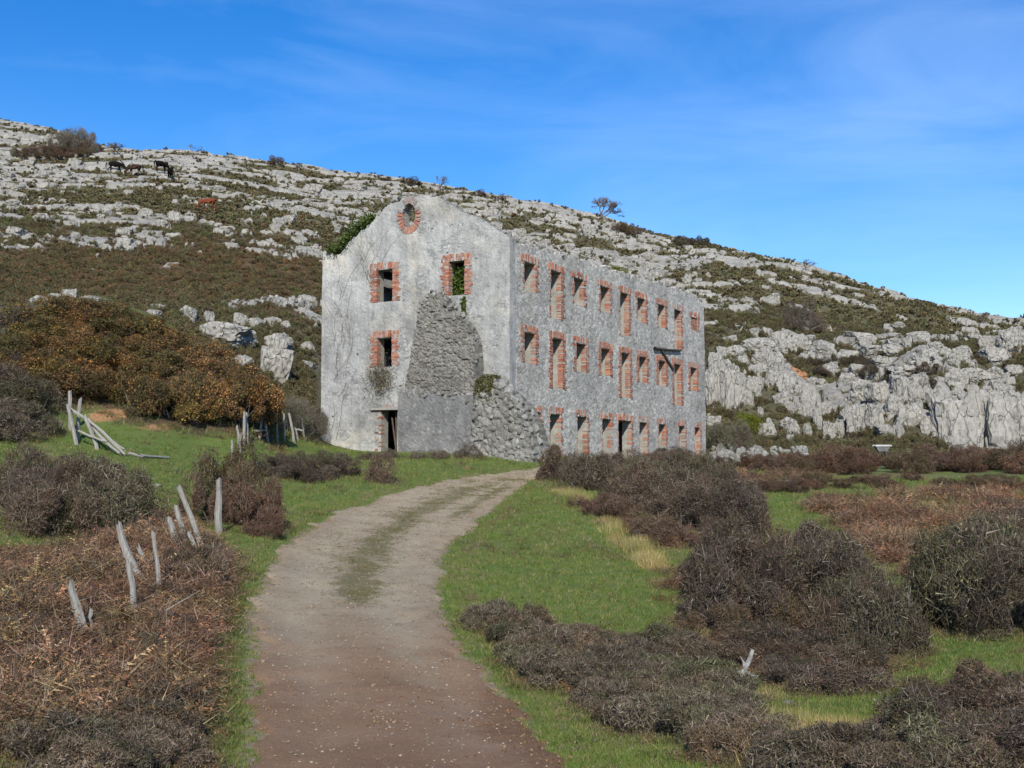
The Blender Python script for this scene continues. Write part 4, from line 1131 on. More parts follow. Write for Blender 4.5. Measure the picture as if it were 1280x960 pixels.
for _ in range(90):
    t = random.uniform(hp[0][0] - 0.15, 0.9); r = random.uniform(0.15, 0.26); z = max(0.75, heap_top(t)) - 0.05 + random.uniform(-.08, .06)
    p = OR_ + Gv * t - Lv * (0.22 * (tpm - z) - random.uniform(0.0, 1.1)) + np.array([0, 0, z]) - HO
    link('stone', random.choice(RS), heap, p, (random.uniform(0, 6), random.uniform(0, 6), random.uniform(0, 6)), (r * random.uniform(.9, 1.35), r, r * random.uniform(.7, 1)))

# dangling beams on the long wall
def long_pt(px, py, out=0.12):
    s, z = hit_plane(px, py, C0 - Gv * out, Lv); return C0 - Gv * out + Lv * s + np.array([0, 0, z])
for (x0, y0, x1, y1, r, lb) in [(818, 435, 851, 438, 0.09, 'dark horizontal timber beam left across the long wall'), (827, 437, 842, 462, 0.075, 'dark timber beam hanging aslant below the horizontal one')]:
    a, b_ = long_pt(x0, y0), long_pt(x1, y1)
    v, f = tube_arrays([a - a, (b_ - a) * 0.5 + np.array([0, 0, -0.03]), b_ - a], [r, r * 0.95, r * 0.85], 6, 0.12)
    tag(link('timber_beam', mesh_np('timber_beam', v, f, [M_beam]), None, a), lb, 'beam')

# ------------------------------------------------------------------ vegetation meshes
def unit(v):
    return v / (np.linalg.norm(v, axis=-1, keepdims=True) + 1e-9)
def jitcol(cols, n_, g, var=0.25):
    c_ = np.array(cols)[g.integers(0, len(cols), n_)]
    return c_ * g.uniform(1 - var, 1 + var, (n_, 1)) * g.uniform(0.93, 1.07, (n_, 3))
def twigs(b_, d_, ln, w, col, g):
    """single tapered triangles: base b_, direction d_"""
    s = unit(np.cross(d_, g.normal(size=d_.shape)))
    V = np.stack([b_ + s * w[:, None], b_ - s * w[:, None], b_ + d_ * ln[:, None]], 1).reshape(-1, 3)
    return V, np.arange(len(V)).reshape(-1, 3), np.repeat(col, 3, 0)
def leaves(p_, size, col, g, up=0.0):
    n_ = len(p_)
    a = unit(g.normal(size=(n_, 3)) + np.array([0, 0, up])); b_ = unit(np.cross(a, g.normal(size=(n_, 3))))
    s = size[:, None]
    V = np.stack([p_ - a * s, p_ + b_ * s * 0.55, p_ + a * s, p_ - b_ * s * 0.55], 1).reshape(-1, 3)
    k_ = np.arange(n_)[:, None] * 4
    Fc = np.vstack([k_ + np.array([[0, 1, 2]]), k_ + np.array([[0, 2, 3]])])
    return V, Fc, np.repeat(col, 4, 0)
def pack(name, parts, mat):
    V = []; Fc = []; C_ = []; n_ = 0
    for v, f, c_ in parts:
        V.append(v); Fc.append(f + n_); C_.append(c_); n_ += len(v)
    return mesh_np(name, np.vstack(V), np.vstack(Fc), [mat], dict(col=np.vstack(C_)))
def lobes(g, k_=13, spread=0.72):
    th = g.uniform(0, 6.28, k_); r_ = spread * np.sqrt(g.uniform(0, 1, k_))
    rad = g.uniform(0.16, 0.38, k_)
    zc_ = np.clip(g.uniform(0.12, 0.85, k_) * (1.05 - 0.75 * r_ ** 1.5), 0.12, 0.85)
    c_ = np.stack([r_ * np.cos(th), r_ * np.sin(th), zc_], 1)
    return c_, rad
def shell(g, n_, c_, rad, inset=(0.0, 0.35)):
    out = []; nor = []; tot = 0
    while tot < n_:
        k_ = g.integers(0, len(rad), n_ * 2); d_ = unit(g.normal(size=(n_ * 2, 3)))
        p = c_[k_] + d_ * (rad[k_] * (1 - g.uniform(*inset, n_ * 2) ** 1.0))[:, None]
        ok = p[:, 2] > 0.0
        depth = np.min(np.linalg.norm(p[:, None] - c_[None], axis=2) / rad[None], axis=1)
        ok &= depth > 0.62
        out.append(p[ok]); nor.append(d_[ok]); tot += ok.sum()
    return np.vstack(out)[:n_], np.vstack(nor)[:n_]
def bush_stems(g, c_, n_=9, name='stems', dark=False):
    parts = []
    for i in range(n_):
        tgt = c_[g.integers(0, len(c_))] + g.normal(0, 0.12, 3)
        b0 = np.array([g.normal(0, 0.10), g.normal(0, 0.10), -0.08])
        mid = 0.5 * (b0 + tgt) + g.normal(0, 0.07, 3)
        parts.append(tube_arrays([b0, mid, tgt], [0.022, 0.014, 0.006], 4, 0, False))
    V, Fc = join_arrays(parts)
    return mesh_np(name, V, quads_to_tris(Fc), [M_beam if dark else M_stem])  # canopy stems get a darker colour, standing in for shade in the hollow

def make_bush(kind, seed):
    g = np.random.default_rng(seed); mat = M_veg
    c_, rad = lobes(g)
    if kind == 'canopy': c_[:, 2] = 0.45 + 0.5 * c_[:, 2]; rad = rad * 0.85
    P_ = []
    if kind in ('thorn', 'redthorn', 'grey'):
        pal = dict(thorn=[(0.074, 0.058, 0.046), (0.051, 0.041, 0.033), (0.100, 0.082, 0.066), (0.168, 0.148, 0.124), (0.084, 0.058, 0.048)],
                   redthorn=[(0.104, 0.061, 0.042), (0.074, 0.048, 0.037), (0.132, 0.084, 0.060), (0.160, 0.132, 0.112)],
                   grey=[(0.132, 0.116, 0.096), (0.100, 0.086, 0.070), (0.172, 0.156, 0.132), (0.080, 0.068, 0.054)])[kind]
        nt_ = 5600 if kind != 'grey' else 4200
        p, d_ = shell(g, nt_, c_, rad, (0.0, 0.6))
        dr = unit(d_ * 0.45 + np.array([0, 0, 0.25]) + g.normal(0, 0.75, d_.shape))
        ln = g.uniform(0.05, 0.22, nt_)
        P_.append(twigs(p - dr * 0.4 * ln[:, None], dr, ln, g.uniform(0.003, 0.0075, nt_), jitcol(pal, nt_, g, 0.4), g))
        # pale longer shoots standing out of the bush
        n2 = 55
        p, d_ = shell(g, n2, c_, rad, (0.0, 0.3))
        dr = unit(d_ * 0.7 + np.array([0, 0, 0.7]) + g.normal(0, 0.35, d_.shape))
        P_.append(twigs(p, dr, g.uniform(0.15, 0.36, n2), g.uniform(0.0025, 0.0045, n2), jitcol([(0.192, 0.168, 0.148), (0.128, 0.104, 0.088)], n2, g), g))
        n3 = dict(thorn=4200, redthorn=3000, grey=900)[kind]
        p, d_ = shell(g, n3, c_, rad, (0.05, 0.5))
        lp = dict(thorn=[(0.054, 0.056, 0.027), (0.078, 0.072, 0.038), (0.076, 0.053, 0.034), (0.044, 0.040, 0.024), (0.112, 0.096, 0.062)], redthorn=[(0.108, 0.046, 0.024), (0.072, 0.044, 0.024), (0.056, 0.048, 0.024)],
                  grey=[(0.088, 0.084, 0.048), (0.104, 0.080, 0.044)])[kind]
        P_.append(leaves(p, g.uniform(0.010, 0.026, n3), jitcol(lp, n3, g, 0.4), g))
    elif kind in ('bramble', 'canopy'):
        nt_ = 1700
        p, d_ = shell(g, nt_, c_, rad, (0.0, 0.4))
        dr = unit(d_ * 0.6 + np.array([0, 0, 0.2]) + g.normal(0, 0.7, d_.shape)); ln = g.uniform(0.08, 0.26, nt_)
        P_.append(twigs(p - dr * 0.4 * ln[:, None], dr, ln, g.uniform(0.004, 0.009, nt_), jitcol([(0.104, 0.068, 0.040), (0.068, 0.046, 0.029), (0.152, 0.112, 0.072)], nt_, g, 0.35), g))
        n3 = 4200
        p, d_ = shell(g, n3, c_, rad, (0.0, 0.45))
        tint = fbm(p[:, 0] * 3 + seed, p[:, 1] * 3 + p[:, 2] * 2, seed, 2)
        ca = jitcol([(0.208, 0.116, 0.042), (0.172, 0.092, 0.034), (0.140, 0.078, 0.032), (0.240, 0.160, 0.064)], n3, g, 0.3)
        cb = jitcol([(0.084, 0.078, 0.029), (0.108, 0.094, 0.037), (0.058, 0.053, 0.024)], n3, g, 0.3)
        mixm = (tint + g.normal(0, 0.08, n3) > 0.50 + 0.1 * ((seed % 3) - 1))[:, None]
        P_.append(leaves(p, g.uniform(0.016, 0.038, n3), np.where(mixm, ca, cb), g))
    elif kind == 'heather':
        nt_ = 4200
        p, d_ = shell(g, nt_, c_, rad, (0.0, 0.45))
        dr = unit(d_ * 0.5 + np.array([0, 0, 0.55]) + g.normal(0, 0.55, d_.shape)); ln = g.uniform(0.07, 0.24, nt_)
        P_.append(twigs(p - dr * 0.5 * ln[:, None], dr, ln, g.uniform(0.005, 0.010, nt_), jitcol([(0.108, 0.090, 0.069), (0.074, 0.061, 0.048), (0.152, 0.132, 0.104), (0.092, 0.068, 0.056), (0.224, 0.192, 0.156)], nt_, g, 0.3), g))
        n3 = 4600
        p, d_ = shell(g, n3, c_, rad, (0.0, 0.5))
        P_.append(leaves(p, g.uniform(0.012, 0.028, n3), jitcol([(0.068, 0.070, 0.034), (0.096, 0.090, 0.045), (0.112, 0.090, 0.056), (0.053, 0.048, 0.030)], n3, g, 0.35), g))
    elif kind == 'green':
        mat = M_leaf; n3 = 5200
        p, d_ = shell(g, n3, c_, rad, (0.0, 0.35))
        P_.append(leaves(p, g.uniform(0.02, 0.045, n3), jitcol([(0.13, 0.16, 0.018), (0.17, 0.19, 0.022), (0.09, 0.125, 0.018), (0.20, 0.20, 0.03)], n3, g, 0.25), g, 0.5))
    elif kind == 'bracken':
        nf = 120
        for i in range(nf):
            az_ = g.uniform(0, 6.28); r0 = abs(g.normal(0, 0.28)); ln = g.uniform(0.4, 0.95); el = g.uniform(0.35, 1.4)
            b0 = np.array([r0 * math.cos(az_ * 1.7), r0 * math.sin(az_ * 1.7), -0.03]); h = np.array([math.cos(az_), math.sin(az_), 0.0])
            ts = np.linspace(0, 1, 11)
            bend = g.uniform(0.5, 1.5)
            ang = el - bend * ts ** 1.3
            steps = (np.cos(ang)[:, None] * h + np.sin(ang)[:, None] * np.array([0, 0, 1.0])) * (ln / 11)
            pts = b0 + np.cumsum(steps, 0)
            pts[:, 2] = np.maximum(pts[:, 2], 0.02)
            col = jitcol([(0.26, 0.135, 0.072), (0.31, 0.175, 0.095), (0.205, 0.112, 0.064), (0.34, 0.225, 0.13), (0.165, 0.10, 0.062)], 1, g, 0.25)
            # rachis
            sd = np.cross(h, [0, 0, 1.0])
            st = pts[:-1]; dd_ = np.diff(pts, axis=0); l_ = np.linalg.norm(dd_, axis=1)
            P_.append(twigs(st, dd_ / l_[:, None], l_ * 1.15, np.full(len(st), 0.0045), np.repeat(col * 1.15, len(st), 0), g))
            for sgn in (-1, 1):
                q0 = pts[3:]; m_ = len(q0)
                wl = 0.19 * ln * np.sin(np.linspace(0.9, 0.12, m_) * 1.5) * g.uniform(0.4, 1.1, m_) * (g.random(m_) > 0.25)
                fd = unit(steps[3:])
                dr = unit(sd * sgn + fd * 0.55 + g.normal(0, 0.5, (m_, 3)) + np.array([0, 0, -0.25]))
                wv = fd * (0.011 + 0.007 * g.random((m_, 1)))
                V = np.stack([q0 - wv, q0 + wv, q0 + dr * wl[:, None]], 1).reshape(-1, 3)
                P_.append((V, np.arange(len(V)).reshape(-1, 3), np.repeat(np.repeat(col, m_, 0) * g.uniform(.8, 1.2, (m_, 1)), 3, 0)))
        nt_ = 900
        b_ = np.stack([g.normal(0, 0.32, nt_), g.normal(0, 0.32, nt_), g.uniform(0, 0.45, nt_)], 1)
        dr = unit(g.normal(0, 1, (nt_, 3)) + np.array([0, 0, 0.25]))
        P_.append(twigs(b_, dr, g.uniform(0.10, 0.42, nt_), g.uniform(0.004, 0.008, nt_), jitcol([(0.12, 0.07, 0.045), (0.25, 0.175, 0.12), (0.075, 0.05, 0.035), (0.19, 0.15, 0.12)], nt_, g), g))
    elif kind == 'drygrass':
        nt_ = 620
        b_ = np.stack([g.normal(0, 0.34, nt_), g.normal(0, 0.34, nt_), np.full(nt_, -0.02)], 1)
        dr = unit(np.stack([g.normal(0, 0.42, nt_), g.normal(0, 0.42, nt_), np.ones(nt_)], 1))
        P_.append(twigs(b_, dr, g.uniform(0.25, 0.85, nt_), g.uniform(0.006, 0.012, nt_), jitcol([(0.30, 0.24, 0.115), (0.22, 0.195, 0.075), (0.38, 0.31, 0.18), (0.16, 0.165, 0.05)], nt_, g), g))
    fol = pack(kind + '_foliage', P_, mat)
    stm = bush_stems(g, c_, 12 if kind == 'grey' else (16 if kind == 'canopy' else 9), dark=kind == 'canopy') if kind not in ('bracken', 'drygrass') else None
    return fol, stm
VAR = dict(canopy=3, thorn=5, redthorn=3, grey=3, bramble=6, heather=4, green=2, bracken=6, drygrass=3)
PROTO = {k_: [make_bush(k_, 1000 + 37 * i + 7 * len(k_)) for i in range(n_)] for k_, n_ in VAR.items()}
BNAME = dict(canopy='bramble_bush', thorn='thorn_bush', redthorn='thorn_bush', grey='leafless_bush', bramble='bramble_bush', heather='heath_shrub', green='gorse_bush', bracken='bracken_clump', drygrass='grass_clump')
BCAT = dict(canopy='bramble', thorn='bush', redthorn='bush', grey='bush', bramble='bramble', heather='shrub', green='bush', bracken='bracken', drygrass='grass')
for bu in BUSH:
    fol, stm = random.choice(PROTO[bu['kind']])
    r, h = bu['r'] * 1.12, bu['h'] * 0.92
    rz = random.uniform(0, 6.28); sc_ = (r * random.uniform(0.9, 1.15), r * random.uniform(0.9, 1.15), h)
    loc = bu['p'] - np.array([0, 0, 0.04 * h])
    if stm is None:
        o = link(BNAME[bu['kind']], fol, None, loc, (0, 0, rz), sc_)
    else:
        o = empty(BNAME[bu['kind']], loc, rz, sc_)
        link('twigs' if bu['kind'] not in ('bramble', 'green', 'canopy') else 'foliage', fol, o); link('stems', stm, o)
    tag(o, bu['label'], BCAT[bu['kind']], bu['group'])

# ------------------------------------------------------------------ scatter helper: one object of kind stuff, instanced
def scatter(name, pts, sc_, protos, label, cat, tilt=0.0):
    pts = np.asarray(pts, np.float32); n_ = len(pts)
    me_ = bpy.data.meshes.new(name); me_.vertices.add(n_); me_.vertices.foreach_set('co', pts.ravel()); me_.update()
    for an, tp, vals in (('sc', 'FLOAT', np.asarray(sc_, np.float32)), ('rz', 'FLOAT', rng.uniform(0, 6.28, n_).astype(np.float32)), ('ty', 'INT', rng.integers(0, len(protos), n_).astype(np.int32))):
        a = me_.attributes.new(an, tp, 'POINT'); a.data.foreach_set('value', vals)
    o = link(name, me_); tag(o, label, cat, kind='stuff')
    col = bpy.data.collections.new(name + '_pieces')
    for i, m_ in enumerate(protos):
        po_ = bpy.data.objects.new('%s_piece_%02d' % (name, i), m_); col.objects.link(po_)
    ng = bpy.data.node_groups.new(name + '_scatter', 'GeometryNodeTree')
    ng.interface.new_socket('Geometry', in_out='INPUT', socket_type='NodeSocketGeometry'); ng.interface.new_socket('Geometry', in_out='OUTPUT', socket_type='NodeSocketGeometry')
    N_ = ng.nodes.new
    gi, go = N_('NodeGroupInput'), N_('NodeGroupOutput'); ip = N_('GeometryNodeInstanceOnPoints'); ci = N_('GeometryNodeCollectionInfo')
    ci.inputs['Collection'].default_value = col; ci.inputs['Separate Children'].default_value = True; ci.inputs['Reset Children'].default_value = True
    ip.inputs['Pick Instance'].default_value = True
    def na(nm, tp):
        a = N_('GeometryNodeInputNamedAttribute'); a.data_type = tp; a.inputs['Name'].default_value = nm; return a.outputs['Attribute']
    cx_ = N_('ShaderNodeCombineXYZ'); ng.links.new(na('rz', 'FLOAT'), cx_.inputs['Z'])
    e2r = N_('FunctionNodeEulerToRotation'); ng.links.new(cx_.outputs[0], e2r.inputs[0])
    ng.links.new(gi.outputs[0], ip.inputs['Points']); ng.links.new(ci.outputs[0], ip.inputs['Instance'])
    ng.links.new(na('ty', 'INT'), ip.inputs['Instance Index']); ng.links.new(e2r.outputs[0], ip.inputs['Rotation']); ng.links.new(na('sc', 'FLOAT'), ip.inputs['Scale'])
    ng.links.new(ip.outputs[0], go.inputs[0])
    md = o.modifiers.new('scatter', 'NODES'); md.node_group = ng
    return o

# meadow grass
def grass_tuft(seed, cols, nb_=14, spread=0.5, lean=0.5):
    g = np.random.default_rng(seed)
    b_ = np.stack([g.normal(0, spread, nb_), g.normal(0, spread, nb_), np.full(nb_, -0.08)], 1)
    dr = unit(np.stack([g.normal(0, lean, nb_), g.normal(0, lean, nb_), np.ones(nb_)], 1))
    return pack('tuft', [twigs(b_, dr, g.uniform(0.5, 1.2, nb_), g.uniform(0.05, 0.09, nb_), jitcol(cols, nb_, g, 0.25), g)], M_leaf)
GT = [grass_tuft(1, [(0.135, 0.20, 0.042), (0.105, 0.165, 0.036)]), grass_tuft(2, [(0.16, 0.215, 0.052), (0.12, 0.18, 0.04)]), grass_tuft(3, [(0.13, 0.19, 0.04), (0.21, 0.215, 0.07)]),
      grass_tuft(4, [(0.17, 0.20, 0.052), (0.095, 0.15, 0.034)]), grass_tuft(5, [(0.28, 0.245, 0.11), (0.17, 0.185, 0.055)])]
n_ = 95000
gd_ = 8.8 * (60 / 8.8) ** rng.random(n_); ga_ = rng.uniform(-0.46, 0.46, n_)
x, y = gd_ * np.sin(ga_), gd_ * np.cos(ga_)
i = np.clip(np.searchsorted(AZ, ga_) - 1, 0, NA - 2); j = np.clip(np.searchsorted(D_NEAR, gd_) - 1, 0, NN - 2)
tdv = track_dist(x, y)
okk = (litter[i, j] < 0.75) & (tdv < 0.34 * rng.random(n_) ** 2.2 - 0.10 * rng.random(n_)) & (olive[i, j] < 0.4) & (earth[i, j] < 0.35)
x, y, gd2 = x[okk], y[okk], gd_[okk]
z = ground_z(x, y)
scatter('grass', np.stack([x, y, z], 1), (0.030 + 0.0014 * gd2) * rng.uniform(0.7, 1.5, len(x)), GT, 'short cropped green grass blades of the meadow', 'grass')
# thin grass and weeds between the wheel ruts
gxy = Vt.reshape(NTR, NTW, 3); gg = grassy
ii = rng.integers(2, NTR - 2, 60000); jj = rng.integers(2, NTW - 2, 60000)
patch = fbm(gxy[ii, jj][:, 0] * 1.6, gxy[ii, jj][:, 1] * 1.6, 55, 4, 0.65)
kk = rng.random(60000) < gg[ii, jj] ** 1.2 * 0.9 * sstep(0.42, 0.58, patch)
pp = gxy[ii[kk], jj[kk]] + rng.normal(0, 0.06, (kk.sum(), 3)) * np.array([1, 1, 0])
GT2 = [grass_tuft(11, [(0.17, 0.15, 0.07), (0.12, 0.125, 0.045)], 9, 0.6, 0.8), grass_tuft(12, [(0.22, 0.18, 0.10), (0.13, 0.13, 0.05)], 9, 0.6, 0.8)]
scatter('track_weeds', pp, (0.030 + 0.0010 * np.hypot(pp[:, 0], pp[:, 1])) * rng.uniform(0.6, 1.2, len(pp)), GT2, 'thin dry weeds growing between the wheel ruts', 'weeds')
# loose stones on the track
M_peb, nt, b = newmat('loose_track_stone'); q = NT(nt)
oi = q.n('ShaderNodeObjectInfo')
q.l(q.ramp(oi.outputs['Random'], [(0.0, (0.17, 0.128, 0.088)), (0.55, (0.29, 0.235, 0.17)), (0.9, (0.33, 0.275, 0.20)), (1.0, (0.37, 0.32, 0.245))]), b.inputs['Base Color'])
PB = rock_set(5, 1, 0.6, 700, M_peb, cuts=6)
ii = rng.integers(60, NTR - 2, 34000); jj = rng.integers(0, NTW, 34000)
pp = gxy[ii, jj] + rng.normal(0, 0.05, (34000, 3)) * np.array([1, 1, 0])
dpp = np.hypot(pp[:, 0], pp[:, 1])
kk = rng.random(34000) < np.clip(dpp / 40, 0.25, 1)
scatter('track_stones', pp[kk] + np.array([0, 0, 0.004]), np.clip(rng.lognormal(-4.6, 0.5, kk.sum()), 0.004, 0.022) * (0.7 + dpp[kk] / 60), PB, 'small loose stones lying on the dirt track', 'stones')
# fallen leaves and straw litter on the track bottom and verge
def litter_piece(seed, cols):
    g = np.random.default_rng(seed); p = g.normal(0, 1, (5, 3)) * np.array([1, 1, 0.12]) + np.array([0, 0, 0.3])
    return pack('leaf_litter', [leaves(p, g.uniform(0.25, 0.5, 5), jitcol(cols, 5, g), g, 1.5)], M_veg)
LP = [litter_piece(1, [(0.19, 0.11, 0.065), (0.13, 0.07, 0.042)]), litter_piece(2, [(0.22, 0.15, 0.09), (0.16, 0.10, 0.06)])]
w_ = reddirt[60:, :]
ii = rng.integers(60, NTR - 2, 16000); jj = rng.integers(0, NTW, 16000)
kk = rng.random(16000) < 0.03 + 0.55 * np.clip(reddirt[ii, jj], 0, 1) ** 1.3
pp = gxy[ii[kk], jj[kk]] + rng.normal(0, 0.04, (kk.sum(), 3)) * np.array([1, 1, 0])
scatter('leaf_litter', pp, rng.uniform(0.02, 0.05, len(pp)), LP, 'dead leaf and straw litter scattered on the track', 'litter')
# dead grass, twigs and seedlings between and below the bushes
def under_piece(seed, cols, nb_=26):
    g = np.random.default_rng(seed)
    b_ = np.stack([g.normal(0, 0.6, nb_), g.normal(0, 0.6, nb_), np.full(nb_, -0.05)], 1); dr = unit(np.stack([g.normal(0, 0.8, nb_), g.normal(0, 0.8, nb_), np.ones(nb_)], 1))
    p = np.stack([g.normal(0, 0.6, 20), g.normal(0, 0.6, 20), g.uniform(0, 0.7, 20)], 1)
    return pack('undergrowth', [twigs(b_, dr, g.uniform(0.4, 1.3, nb_), g.uniform(0.02, 0.045, nb_), jitcol(cols, nb_, g, 0.3), g), leaves(p, g.uniform(0.06, 0.13, 20), jitcol(cols, 20, g, 0.3), g)], M_veg)
UP = [under_piece(i, c_) for i, c_ in enumerate([[(0.17, 0.135, 0.075), (0.11, 0.085, 0.05)], [(0.10, 0.105, 0.042), (0.15, 0.135, 0.06)], [(0.15, 0.088, 0.05), (0.095, 0.062, 0.04)], [(0.23, 0.19, 0.11), (0.13, 0.125, 0.055)], [(0.085, 0.072, 0.055), (0.14, 0.12, 0.095)], [(0.095, 0.125, 0.036), (0.075, 0.09, 0.03)]])]
n_ = 42000
gd_ = 8.8 * (62 / 8.8) ** rng.random(n_); ga_ = rng.uniform(-0.46, 0.46, n_)
x, y = gd_ * np.sin(ga_), gd_ * np.cos(ga_)
i = np.clip(np.searchsorted(AZ, ga_) - 1, 0, NA - 2); j = np.clip(np.searchsorted(D_NEAR, gd_) - 1, 0, NN - 2)
lw = litter[i, j]
okk = (rng.random(n_) < np.where(lw > 0.18, 0.85, 0.012 + 0.16 * sstep(0.55, 0.70, fbm(x * 0.45, y * 0.45, 66, 4, 0.6)))) & (track_dist(x, y) < -0.12)
x, y, gd2 = x[okk], y[okk], gd_[okk]
scatter('undergrowth', np.stack([x, y, ground_z(x, y)], 1), (0.075 + 0.0030 * gd2) * rng.uniform(0.5, 1.4, len(x)), UP, 'dead grass and twigs growing between the bushes', 'undergrowth')
# low scrub on the hillside between the rock bands
def scrub_clump(seed, cols):
    g = np.random.default_rng(seed); c_, rad = lobes(g, 4, 0.6)
    p, d_ = shell(g, 46, c_, rad, (0, 0.4))
    return pack('scrub', [leaves(p, g.uniform(0.16, 0.34, 46), jitcol(cols, 46, g, 0.35), g)], M_veg)
SC = [scrub_clump(i, c_) for i, c_ in enumerate([[(0.105, 0.098, 0.052), (0.070, 0.066, 0.036)], [(0.135, 0.120, 0.066), (0.085, 0.078, 0.044)], [(0.085, 0.086, 0.044), (0.15, 0.13, 0.075)], [(0.066, 0.062, 0.036), (0.115, 0.095, 0.055)]])]
def scrub_fine(seed, cols):
    g = np.random.default_rng(seed); c_, rad = lobes(g, 7, 0.75)
    p, d_ = shell(g, 260, c_, rad, (0, 0.5)); dr = unit(d_ * 0.4 + g.normal(0, 0.8, d_.shape) + np.array([0, 0, 0.3]))
    return pack('scrub', [leaves(p, g.uniform(0.05, 0.12, 260), jitcol(cols, 260, g, 0.4), g), twigs(p, dr, g.uniform(0.15, 0.4, 260), g.uniform(0.012, 0.025, 260), jitcol(cols, 260, g, 0.4) * 1.1, g)], M_veg)
SF = [scrub_fine(60 + i, c_) for i, c_ in enumerate([[(0.105, 0.098, 0.052), (0.070, 0.066, 0.036), (0.15, 0.13, 0.08)], [(0.125, 0.105, 0.062), (0.085, 0.072, 0.044), (0.06, 0.052, 0.034)], [(0.085, 0.088, 0.042), (0.13, 0.12, 0.06)]])]
SFR = [scrub_fine(70 + i, c_) for i, c_ in enumerate([[(0.135, 0.085, 0.046), (0.09, 0.066, 0.038), (0.19, 0.13, 0.075)], [(0.105, 0.085, 0.045), (0.075, 0.062, 0.036), (0.15, 0.095, 0.055)], [(0.095, 0.088, 0.045), (0.14, 0.105, 0.058)]])]
SCR = [scrub_clump(20 + i, c_) for i, c_ in enumerate([[(0.125, 0.075, 0.038), (0.085, 0.055, 0.03)], [(0.15, 0.09, 0.05), (0.075, 0.06, 0.03)], [(0.07, 0.06, 0.03), (0.10, 0.065, 0.035)]])]
n_ = 60000
gd_ = 62 * (300 / 62) ** rng.random(n_); ga_ = rng.uniform(-0.46, 0.46, n_)
i = np.clip(np.searchsorted(AZ, ga_) - 1, 0, NA - 2); j = np.clip(np.searchsorted(DD, gd_) - 1, 0, len(DD) - 2)
x, y = gd_ * np.sin(ga_), gd_ * np.cos(ga_)
rel = np.stack([x - C0[0], y - C0[1]], 1); u_ = rel @ Lv[:2]; v_ = rel @ Gv[:2]
okk = (RM[i, j] < -0.03) & ~((u_ > -3) & (u_ < LEN + 1.5) & (v_ > -3) & (v_ < WID + 1)) & ((gd_ > 84) | (ga_ < -0.17))
ru = np.clip(rust[i, j], 0, 1)
isr = rng.random(n_) < ru * 0.7
nr = gd_ < 140
for nm, msk, pr, lb in (('hillside_scrub', okk & ~isr & ~nr, SC, 'low olive scrub growing between the high limestone bands'), ('rusty_scrub', okk & isr & ~nr, SCR, 'rusty brown scrub below the high limestone bands'),
                       ('lower_scrub', okk & ~isr & nr, SF, 'olive scrub and dead grass on the lower slope and crag'), ('bracken_scrub', okk & isr & nr, SFR, 'rusty brown bracken scrub on the slope above the bank')):
    xx, yy = x[msk], y[msk]
    scatter(nm, np.stack([xx, yy, ground_z(xx, yy) - 0.05], 1), rng.uniform(0.22, 0.62, msk.sum()) * (0.75 + gd_[msk] / 400), pr, lb, 'scrub')

# ------------------------------------------------------------------ limestone blocks as things
RB = rock_set(8, 4, 0.75, 800, M_rock, cuts=9, deep=0.72, fiss=0.13)
RL = rock_set(6, 4, 0.45, 850, M_rock, cuts=8, deep=0.78, fiss=0.13)
RT = rock_set(6, 4, 1.15, 880, M_rock, cuts=9, deep=0.70, fiss=0.15)
def block(px, py, wpx, hpx, label, group, dmin=66, meshes=None, dep=0.8, sink=0.3):
    """px, py: foot of the block in the photograph"""
    p = hit_ground(px, py, dmin); d = math.hypot(p[0], p[1]); w = wpx / F * d / 2; h = hpx / F * d
    ratio = hpx / wpx
    ms = meshes or (RL if ratio < 0.5 else (RT if ratio > 0.95 else RB))
    m_ = random.choice(ms); hm = max(v.co.z for v in m_.vertices); wm = max(v.co.x for v in m_.vertices)
    o = link('limestone_block', m_, None, p + np.array([0, w * dep * 0.45, h * sink]), (random.uniform(-.08, .08), random.uniform(-.08, .08), random.choice((0, math.pi)) + random.uniform(-.3, .3)), (w / wm, w * dep / wm, h * (1.0 - sink) / hm))
    tag(o, label, 'rock', group)
    return o
# the ones that stand out left of the ruin
for px, py, w, h, lb in [(343, 474, 46, 42, 'large rounded cleft limestone boulder above the bramble bank'),
                         (278, 428, 74, 26, 'long low limestone slab above the rounded boulder'),
                         (345, 440, 30, 26, 'squat limestone boulder beside the long low slab'),
                         (236, 400, 20, 18, 'square limestone block split in two above the bank'),
                         (261, 406, 14, 18, 'upright limestone block next to the split one'),
                         (298, 406, 22, 16, 'pale limestone block below the dry stone wall'),
                         (316, 408, 18, 12, 'flat topped limestone block below the dry stone wall'),
                         (336, 409, 15, 14, 'small cubic limestone block below the dry stone wall'),
                         (357, 412, 15, 12, 'small pale limestone block right of the cubic one'),
                         (385, 440, 20, 14, 'rounded limestone block close to the ruin corner'),
                         (384, 460, 18, 10, 'low limestone block below the rounded one by the ruin'),
                         (300, 462, 30, 20, 'dark cleft limestone block half hidden by brambles'),
                         (148, 312, 9, 9, 'single round white boulder in the rusty scrub')]:
    block(px, py, w, h, lb, None)
for px, py, w, h in [(52, 384, 24, 14), (70, 378, 22, 12), (85, 378, 22, 18), (108, 379, 30, 9), (128, 379, 20, 7), (30, 398, 16, 12), (180, 380, 22, 6), (195, 386, 20, 7), (192, 396, 18, 10), (165, 388, 12, 6)]:
    block(px, py, w, h, 'white limestone block showing above the brow of the bramble bank', 'white blocks above the bank', 66)
